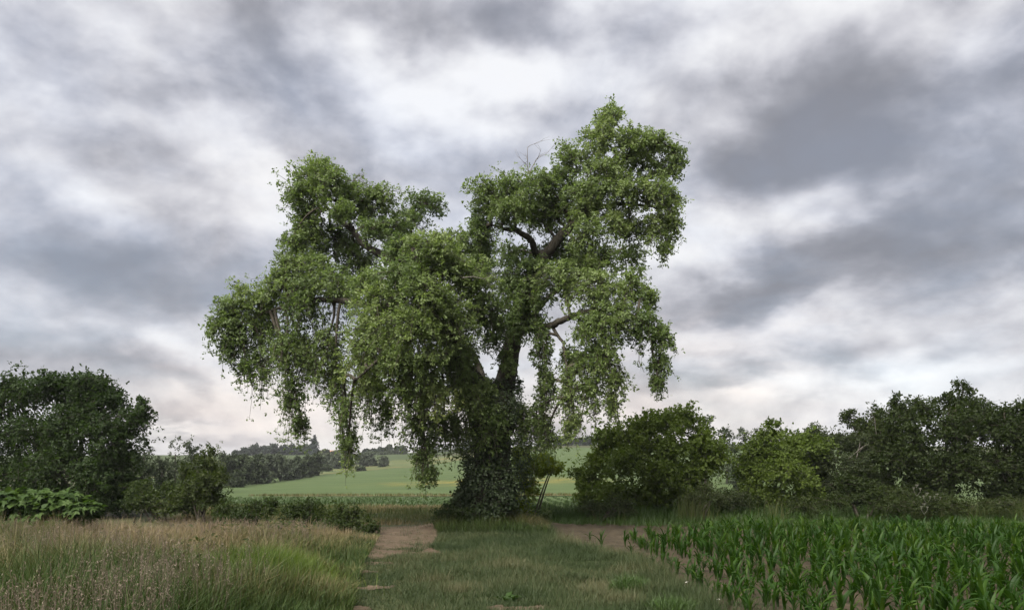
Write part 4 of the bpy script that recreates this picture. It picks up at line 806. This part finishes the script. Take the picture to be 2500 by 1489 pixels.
# ------------------------------------------------------------------ maize
def maize_leaf(L, wd, a0, droop, twist, ns=8):
    """arching strap leaf with a keel; returns verts, quads. Grows along +x from the origin"""
    t = np.linspace(0, 1, ns + 1); ang = a0 - droop * t ** 1.6; dx = np.cos(ang) * L / ns; dz = np.sin(ang) * L / ns
    cx = np.concatenate([[0], np.cumsum(dx[:-1])]); cz = np.concatenate([[0], np.cumsum(dz[:-1])])
    w = wd * .5 * np.minimum(1, .45 + 2.6 * t) * (1 - t ** 2.6) + .0012; tw = twist * t
    nx, nz = -np.sin(ang), np.cos(ang); wav = .10 * wd * np.sin(t * 15 + a0 * 7)
    V = []
    for i in range(ns + 1):
        for sgn in (-1, 0, 1):
            lat = sgn * w[i]; lift = abs(sgn) * (w[i] * .38 + wav[i] * sgn)
            yy = lat * math.cos(tw[i]); l2 = lift + lat * math.sin(tw[i]); V.append((cx[i] + nx[i] * l2, yy, cz[i] + nz[i] * l2))
    f = [(i * 3 + j, i * 3 + j + 1, i * 3 + j + 4, i * 3 + j + 3) for i in range(ns) for j in (0, 1)]
    return np.array(V), np.array(f)
LEAFSPEC = [(.30, .050, 1.30, .9, .3), (.42, .058, 1.25, 1.1, -.5), (.54, .064, 1.30, 1.7, .5), (.60, .066, 1.38, 1.9, -.3), (.50, .058, 1.45, .9, .6), (.40, .050, 1.52, .5, -.2)]
MLV = [maize_leaf(*s) for s in LEAFSPEC]; MLO = [maize_leaf(*s, ns=4) for s in LEAFSPEC]
def to_mesh(name, V, f, m):
    me = bpy.data.meshes.new(name); me.from_pydata([tuple(v) for v in V], [], [tuple(int(i) for i in q) for q in f]); me.materials.append(m)
    me.polygons.foreach_set('use_smooth', np.ones(len(me.polygons), bool)); return me
ML = [to_mesh('leaf', V, f, M_maize) for V, f in MLV]
_m = MB(); tube(_m, [(0, 0, -.03), (0, 0, .10), (.004, 0, .24)], [.015, .012, .006], 6); _o = _m.build('stalk', M_maize); MSTALK = _o.data; bpy.data.objects.remove(_o)
PLANTS = []      # each plant: list of (leaf index, height, azimuth, scale)
for p in range(6):
    k = [7, 6, 8, 7, 5, 7][p]; az = R.uniform(0, PI); Lv = []
    for i in range(k):
        li = [1, 2, 3, 2, 3, 4, 5, 5][i] if k > 5 else [1, 2, 4, 5, 5][i]
        Lv.append((li, .025 + .23 * i / k, az + PI * (i % 2) + R.normal() * .35, R.uniform(.8, 1.12)))
    PLANTS.append(Lv)
pos = []
for i, xr in enumerate(np.arange(2.62, 16.5, .50)):
    y0 = 5.9 + R.uniform(0, .2)
    while y0 < 19.2:
        y0 += R.uniform(.11, .20)
        far = np.interp(xr, [2.6, 3.4, 4.5, 6, 16], [18.0, 18.5, 19, 19.3, 19.3]); near = np.interp(xr, [2.6, 3.2, 4], [8.6, 7.6, 6.8])
        if near < y0 < far and not (xr < 3 and R.random() < .25) and R.random() > .07:
            if abs(xr) < y0 * .641 + 2.6: pos.append((xr + R.normal() * .05, y0))
pos += [(2.2 + R.normal() * .1, yy) for yy in (13.2, 14.5, 16.4)]
pos.sort(key=lambda p: -1e3 if abs(p[0]) < p[1] * .645 and p[1] < 0 else p[1] + (100 if abs(p[0]) > p[1] * .645 or p[1] < 6.4 else 0))
def psize(x, y): return np.interp(x, [2.2, 3.2, 5], [.46, .60, .74]) * R.uniform(.7, 1.15)
def maize_proto(p):
    r = thing('maize_plant', (0, 0, 0), 'young green maize plant with arching strap leaves in the rows at the right', 'maize', 'maize plants in the right field')
    o = bpy.data.objects.new('stalk', MSTALK); COL.objects.link(o); o.parent = r
    for li, z, az, s in PLANTS[p]:
        o = bpy.data.objects.new('leaf', ML[li]); COL.objects.link(o); o.parent = r; o.location = (0, 0, z); o.rotation_euler = (0, 0, az); o.scale = (s, s, s)
    return r
protos = [None] * 6
def copy_tree(o):
    c = o.copy(); COL.objects.link(c)
    for ch in o.children:
        d = ch.copy(); COL.objects.link(d); d.parent = c
    return c
for i, (x, y) in enumerate(pos[:298]):
    p = i % 6
    if protos[p] is None: protos[p] = o = maize_proto(p)
    else: o = copy_tree(protos[p])
    o.location = (x, y, float(terrain(x, y)) + .02); o.rotation_euler = (R.normal() * .08, R.normal() * .08, R.uniform(0, 2 * PI)); s = psize(x, y); o.scale = (s, s, s * R.uniform(.9, 1.1))
mb = MB()
for i, (x, y) in enumerate(pos[298:]):
    rot = R.uniform(0, 2 * PI); sc = psize(x, y) * np.interp(y, [10, 19], [1., 1.04]); z0 = float(terrain(x, y)) + .02; tn = R.random()
    for li, z, az, s in PLANTS[R.integers(6)]:
        V, f = MLO[li]; a = az + rot; k = s * sc; Vx = np.stack([V[:, 0] * math.cos(a) - V[:, 1] * math.sin(a), V[:, 0] * math.sin(a) + V[:, 1] * math.cos(a), V[:, 2]], -1) * k + [x, y, z0 + z * sc]
        mb.add(Vx, None, f, np.clip(tn + R.normal() * .2, 0, 1))
print('maize', len(pos))
tag(mb.build('maize_rows', M_maize, smooth=True), 'rows of young maize further back in the right field', 'maize', kind='stuff')
# two seedlings out in the bare earth
for lab, u, v, s in [('lone maize seedling in the middle of the bare soil', 1468, 1335, .8), ('small maize seedling on the bare soil nearest the oak', 1440, 1318, .5)]:
    x, y = ground_px(u, v); o = copy_tree(protos[4]); o.location = (x, y, float(terrain(x, y)) + .02); o.scale = (s, s, s); tag(o, lab)
# weeds between the rows
n = 9000; x = R.uniform(2.3, 15, n); y = R.uniform(8, 19, n); k = (gdens(x, y, .9, 231) > .52); x, y = x[k], y[k]; n = len(x)
mb = MB(); blades(mb, x, y, R.uniform(.03, .12, n), R.uniform(.006, .014, n), R.uniform(.4, 1.2, n), R.uniform(.1, .7, n), .02)
tag(mb.build('field_weeds', M_short), 'small weeds sprouting from the maize soil', 'weeds', kind='stuff')

# dock-like weed and pale stones
dx, dy = ground_px(1245, 1462); dock = thing('broad_weed', (dx, dy, float(terrain(dx, dy))), 'flat rosette weed on the track above the bare patch at bottom centre', 'weed')
wl = maize_leaf(.20, .075, .75, .9, .2, 5); wme = to_mesh('leaf', wl[0], wl[1], M_verge)
for i in range(13):
    o = bpy.data.objects.new('leaf', wme); COL.objects.link(o); o.parent = dock; o.rotation_euler = (0, 0, i * 2.4 + R.normal() * .2); s = R.uniform(.5, 1.05); o.scale = (s, s, s); o.location = (R.normal() * .05, R.normal() * .05, 0)
for lab, u, v, s in [('pale stone at the left edge of the maize', 1552, 1366, .026), ('whitish stone on the soil between the tussock and the maize', 1676, 1414, .024), ('white stone among the nearest maize at the bottom edge', 1984, 1474, .022), ('small white stone in the grass right of the track', 1754, 1458, .02)]:
    x, y = ground_px(u, v); r = np.random.default_rng(int(u)); V = []; 
    me = bpy.data.meshes.new('stone'); import bmesh
    b = bmesh.new(); bmesh.ops.create_icosphere(b, subdivisions=2, radius=s)
    for q in b.verts: q.co = Vector((q.co.x * 1.3, q.co.y, q.co.z * .75)) * (1 + .25 * (fbm(np.array([q.co.x / s * 1.3 + u]), np.array([q.co.y / s * 1.3 + q.co.z / s]), 2, 5)[0] - .5))
    b.to_mesh(me); b.free(); me.materials.append(M_stone); o = bpy.data.objects.new('stone', me); COL.objects.link(o); o.location = (x, y, float(terrain(x, y)) + .02 + s * .5); tag(o, lab, 'stone', 'pale stones in the field')
# a brown dock seed stalk in the meadow
for lab, u, v0, v1, Y in [('tall rusty dock stalk rising at the back of the meadow', 322, 1345, 1262, 14.5), ('short dark dock stalk in the front of the meadow', 282, 1445, 1390, 10.5)]:
    a = W(u, v0, Y); c = W(u + 8, v1, Y); z = float(terrain(a[0], Y)); rt = thing('dock_plant', (a[0], Y, z), lab, 'wild plant', 'dock stalks in the meadow')
    mb = MB(); tube(mb, [(a[0], Y, z), (a + c) / 2, c], [.006, .005, .003], 5); mb.build('stem', M_soil, rt)
    mf = MB(); n = 260; t = R.uniform(.55, 1, n)[:, None]; P0 = a * (1 - t) + c * t + R.normal(size=(n, 3)) * .018; leaves(mf, P0, rand_unit(n), rand_unit(n), .018, .012, R.random(n)); tag(mf.build('seed_spike', M_soil, rt), kind='stuff')

# ------------------------------------------------------------------ distant trees
def far_tree(name, label, u, Y, vtop, wpx, lm, vb=None, n=900, shape='round', group=None, L=None, trunk=True, cat='tree', lobes=6):
    wpx = wpx * (1.25 if Y > 260 and shape != 'cone' else 1.1)
    x = (u - CU) / F * Y; z = float(terrain(x, Y)); k = Y / F
    top = H + (HV - vtop) * k; hgt = max(top - z, .8) * 1.07; w = wpx * k / 2; root = thing(name, (x, Y, z), label, cat, group)
    L = L or max(.16, 4.4 * k); n = int(n * 2.2); E = []
    if shape == 'cone':
        for i in range(11):
            t = i / 10; E.append([x + R.normal() * w * .08, Y + R.normal() * w * .08, z + hgt * (.08 + .88 * t), w * (1.02 - t) * R.uniform(.85, 1.15) + .15, w * (1.02 - t) + .15, hgt * .085])
    else:
        lowest = .10 if shape == 'bushy' else .18
        for i in range(lobes + 2):
            t = R.uniform(0, 1); a = R.uniform(0, 2 * PI); rr = w * math.sqrt(R.random()) * .62
            bz = lowest + (.92 - lowest) * t; sw = math.sin(PI * min(1, .22 + .72 * t)) if shape == 'round' else (1 - .30 * t * t)
            s = R.uniform(.36, .58); E.append([x + rr * math.cos(a) * (.4 + .6 * sw), Y + rr * math.sin(a) * (.4 + .6 * sw), z + hgt * (bz - .06), w * s * (.6 + .4 * sw), w * s * (.6 + .4 * sw), hgt * R.uniform(.13, .2)])
        E.append([x + R.normal() * .1 * w, Y, z + hgt * .84, w * .62, w * .62, hgt * .16]); E.append([x, Y, z + hgt * .5, w * .8, w * .8, hgt * .32]); E.append([x, Y, z + hgt * .28, w * .8, w * .8, hgt * .26])
    E = np.array(E); sz = E[:, 3] * E[:, 5]; nt = np.maximum(4, (n / 20 * sz / sz.sum())).astype(int)
    A, B, C, P, ax, tw, idx = sprays(E, nt, [0.1] * len(E), 5, inner=.5, zmin=z, out=.12)
    ml = MB(); rosettes(ml, P, ax, 4, L, .75, .35 + .35 * (R.random(len(E))[idx] - .5) + .25 * (tw - .5), 'kite', jit=.3 * L)
    tag(ml.build('crown', lm, root), kind='stuff')
    if trunk:
        mt = MB(); tube(mt, [(x, Y, z - .3), (x + .02 * w, Y, z + hgt * .3), (x, Y, z + hgt * .7)], [max(.12, w * .08), max(.1, w * .06), .05], 6); mt.build('trunk', M_bark, root)
    return root
G1 = 'trees of the wood behind the big left tree'
for u, Y, vt, w, lab, mm in [
    (352, 66, 1062, 90, 'tallest tree of the left wood, half hidden by the big dark tree', M_far), (428, 70, 1075, 70, 'leafy wood tree with two bushy tops left of the spiky shrub', M_far),
    (470, 74, 1080, 60, 'wood tree with a ragged top behind the spiky shrub', M_far), (515, 78, 1090, 70, 'broad wood tree behind the right side of the spiky shrub', M_pale),
    (395, 52, 1120, 80, 'lower bushy tree in front of the left wood', M_far), (460, 54, 1128, 70, 'dark lower tree at the foot of the left wood', M_far), (345, 46, 1130, 60, 'dim low tree between the big dark tree and the left wood', M_far), (300, 70, 1050, 90, 'wood tree hidden mostly behind the big dark tree', M_far)]:
    far_tree('wood_tree', lab, u, Y, vt, w, mm, n=1100, shape='bushy', group=G1)
G2 = 'trees of the grove at the edge of the far field'
for u, Y, vt, w, lab, mm in [
    (556, 100, 1107, 60, 'grove tree at the left end, just right of the spiky shrub', M_far), (592, 106, 1112, 56, 'olive rounded grove tree, second from the left end', M_far), (626, 112, 1114, 50, 'dark grove tree left of the grey-green ones', M_far),
    (655, 117, 1112, 56, 'tall grey-green willow-like tree in the middle of the grove', M_willow), (684, 122, 1113, 50, 'grey-green grove tree just right of the tall willow-like one', M_willow), (708, 128, 1124, 46, 'paler round grove tree standing forward', M_willow),
    (730, 132, 1118, 40, 'green grove tree right of the pale round one', M_far), (752, 140, 1116, 36, 'dark grove tree near the right end', M_far), (772, 147, 1112, 30, 'last dark tree at the right end of the grove', M_far)]:
    far_tree('grove_tree', lab, u, Y, vt, w, mm, n=2200, shape='bushy', group=G2)
for u, Y, vt, w, lab in [(575, 99, 1150, 36, 'low dark bush at the left foot of the grove'), (640, 113, 1150, 40, 'low dark bush at the foot of the grove middle'), (700, 126, 1150, 34, 'pale low bush under the grey-green grove trees'), (747, 137, 1146, 30, 'low bush at the right foot of the grove')]:
    far_tree('grove_bush', lab, u, Y, vt, w, M_far, n=800, shape='bushy', group='bushes under the grove', trunk=False, cat='bush')
G3 = 'trees along the left ridge'
for u, Y, vt, w, lab in [
    (577, 352, 1102, 16, 'smallest ridge tree at the far left end of the line'), (598, 350, 1096, 22, 'low ridge tree second from the left end'), (622, 350, 1087, 34, 'tall round ridge tree left of the long dark row'),
    (645, 350, 1091, 26, 'ridge tree in the dip of the row'), (668, 350, 1085, 32, 'highest dark tree of the ridge row'), (690, 350, 1088, 26, 'ridge tree just left of the row middle'), (712, 350, 1088, 30, 'flat-topped ridge tree right of the row middle'), (734, 350, 1090, 24, 'last dark ridge tree before the paler one')]:
    far_tree('ridge_tree', lab, u, Y, vt, w, M_ridge, n=900, group=G3)
far_tree('ridge_tree', 'paler green ridge tree tucked against the conifer', 749, 348, 1086, 22, M_far, n=800, group=G3)
far_tree('conifer', 'tall dark pointed conifer on the left ridge', 768, 342, 1066, 34, M_conifer, n=2200, shape='cone', L=.5)
G4 = 'bushes around the ridge house'
for u, Y, vt, w, lab, mm in [(791, 338, 1100, 13, 'yellow-green bush between conifer and ridge house', M_pale), (798, 338, 1101, 11, 'dark green bush left of the pink house wall', M_far), (812, 334, 1106, 8, 'tiny dark bush before the pink house wall', M_far), (826, 337, 1101, 26, 'light green bush right of the ridge house', M_pale), (846, 337, 1100, 24, 'green bush behind the hanging oak branch on the ridge', M_far)]:
    far_tree('ridge_bush', lab, u, Y, vt, w, mm, n=500, shape='bushy', group=G4, trunk=False, cat='bush')
G5 = 'trees along the middle of the ridge'
for u, Y, vt, w, lab, mm in [(896, 335, 1099, 24, 'dark spreading ridge tree left of the pale shed', M_ridge), (915, 338, 1098, 16, 'small ridge tree behind the pale shed', M_ridge), (928, 335, 1095, 22, 'rounded ridge tree right of the pale shed', M_ridge), (944, 335, 1103, 16, 'low ridge tree between the rounded one and the airy one', M_far),
                         (950, 333, 1089, 14, 'airy slender ridge tree standing alone', M_willow), (968, 333, 1093, 18, 'light green ridge tree left of the hanging branch', M_far), (984, 333, 1090, 18, 'blue-green ridge tree touching the hanging oak branch', M_willow),
                         (1080, 330, 1098, 60, 'ridge tree seen through the oak left of the trunk', M_willow), (1140, 320, 1078, 40, 'tall blue-grey tree beside the oak trunk on the ridge', M_ridge)]:
    far_tree('ridge_tree', lab, u, Y, vt, w, mm, n=700, group=G5)
far_tree('hedge_line', 'low clipped dark hedge below the middle ridge trees', 925, 325, 1110, 60, M_far, n=500, shape='bushy', trunk=False, cat='hedge')
G6 = 'willows in the dip of the far field'
for u, Y, vt, w, lab, mm in [(806, 215, 1110, 30, 'grey-green willow at the left end of the dip', M_willow), (828, 205, 1112, 34, 'broad pale willow beside the hanging branch', M_willow), (850, 205, 1116, 28, 'willow mostly behind the hanging oak branch', M_willow), (884, 215, 1108, 34, 'large grey willow right of the hanging branch', M_willow), (903, 216, 1105, 26, 'taller grey willow at the right of the pair', M_willow), (936, 205, 1117, 21, 'lone upright oval willow standing apart in the dip', M_willow)]:
    far_tree('willow', lab, u, Y, vt, w, mm, n=1400, shape='bushy', group=G6)
G7 = 'low bushes in the dip'
for u, Y, vt, w, lab in [(798, 182, 1138, 26, 'low rounded bush right of the grove end'), (880, 178, 1146, 30, 'flat dark bush in the rough grass of the dip'), (918, 215, 1131, 8, 'tiny bush between the willows'), (785, 200, 1118, 22, 'dark bush behind the grove end')]:
    far_tree('dip_bush', lab, u, Y, vt, w, M_far, n=500, shape='bushy', group=G7, trunk=False, cat='bush')
G8 = 'trees on the right skyline'
for u, Y, vt, w, lab, mm in [(1365, 300, 1068, 26, 'small skyline tree under the oak branches', M_ridge), (1388, 300, 1066, 30, 'pale skyline tree left of the open sky', M_willow), (1415, 300, 1072, 20, 'low skyline tree in the open gap', M_ridge), (1436, 300, 1067, 24, 'greyish skyline tree left of the dark round one', M_ridge), (1474, 280, 1053, 34, 'dark round skyline tree left of the hazel bush', M_ridge), (1500, 285, 1062, 26, 'skyline tree half behind the hazel bush', M_ridge),
                         (1722, 60, 1016, 70, 'dark tree top showing behind the right shoulder of the hazel bush', M_far), (1330, 300, 1076, 30, 'skyline tree right behind the sapling', M_ridge)]:
    far_tree('skyline_tree', lab, u, Y, vt, w, mm, n=1100, group=G8)
G9 = 'trees of the wood behind the right hedge'
for u, Y, vt, w, lab in [(1775, 85, 1045, 60, 'wood tree right behind the hazel bush'), (1815, 88, 1050, 56, 'rounded wood tree left of the arching shrub'), (1850, 90, 1052, 60, 'wood tree above the arching shrub'), (1900, 90, 1048, 60, 'wood tree right above the arching shrub'), (1945, 92, 1055, 60, 'wood tree behind the dead branches'), (1995, 92, 1052, 70, 'wood tree behind the greyish hedge shrub'), (1800, 70, 1085, 60, 'lower wood tree in front, right of the hazel bush')]:
    far_tree('wood_tree', lab, u, Y, vt, w, M_far, n=1000, shape='bushy', group=G9)

# ------------------------------------------------------------------ ridge house and shed
def box(mb, x0, x1, y0, y1, z0, z1):
    mb.add([(x0, y0, z0), (x1, y0, z0), (x1, y1, z0), (x0, y1, z0), (x0, y0, z1), (x1, y0, z1), (x1, y1, z1), (x0, y1, z1)], None, [(0, 1, 5, 4), (1, 2, 6, 5), (2, 3, 7, 6), (3, 0, 4, 7), (4, 5, 6, 7), (3, 2, 1, 0)])
HY = 342.; hx = (806 - CU) / F * HY; hz = float(terrain(hx, HY)) - .3; zt = H + (HV - 1103.2) / F * HY; zr = H + (HV - 1098.6) / F * HY
house = thing('farmhouse', (hx, HY, hz), 'small pink-walled farmhouse with a low tiled roof on the ridge', 'house')
mb = MB(); box(mb, hx - 3.8, hx + 2.2, HY, HY + 7, hz, zt); mb.build('wall', M_wall, house)
mb = MB(); mb.add([(hx - 4.5, HY - .6, zt), (hx + 2.9, HY - .6, zt), (hx + 2.9, HY + 7.6, zt), (hx - 4.5, HY + 7.6, zt), (hx - 2.2, HY + 3.5, zr), (hx + .4, HY + 3.5, zr), (hx - 4.5, HY - .6, zt - .18), (hx + 2.9, HY - .6, zt - .18)], [(3, 0, 4), (1, 2, 5)], [(0, 1, 5, 4), (2, 3, 4, 5), (6, 7, 1, 0)]); mb.build('roof', M_roof, house)
for wx in (-2.5, .6):
    mb = MB(); box(mb, hx + wx, hx + wx + .9, HY - .04, HY + .02, zt - 1.7, zt - .5); mb.build('window', M_glass, house)
SY = 330.; sx = (912 - CU) / F * SY; sz = float(terrain(sx, SY)) - .2; st = H + (HV - 1104) / F * SY
shed = thing('shed', (sx, SY, sz), 'low pale-roofed shed among the middle ridge trees', 'shed')
mb = MB(); box(mb, sx - 1.1, sx + 1.1, SY, SY + 4, sz, st - .5); mb.build('wall', M_wall, shed)
mb = MB(); mb.add([(sx - 1.4, SY - .4, st - .5), (sx + 1.4, SY - .4, st - .25), (sx + 1.4, SY + 4.4, st + .2), (sx - 1.4, SY + 4.4, st)], None, [(0, 1, 2, 3)]); mb.add([(sx - 1.4, SY - .4, st - .65), (sx + 1.4, SY - .4, st - .4), (sx + 1.4, SY - .4, st - .25), (sx - 1.4, SY - .4, st - .5)], None, [(0, 1, 2, 3)]); mb.build('roof', M_shed, shed)


# ------------------------------------------------------------------ thin summer haze over the fields
mb = MB(); box(mb, -1650, 1650, -70, 2080, -24, 19)
hz_m, N, L = mat('haze_air'); v = N.new('ShaderNodeVolumePrincipled'); v.inputs['Color'].default_value = (.93, .95, 1, 1); v.inputs['Density'].default_value = .00022; v.inputs['Anisotropy'].default_value = .2
o = N.new('ShaderNodeOutputMaterial'); L.new(v.outputs[0], o.inputs['Volume'])
tag(mb.build('haze', hz_m), 'thin haze in the air over the fields', 'haze', kind='stuff')
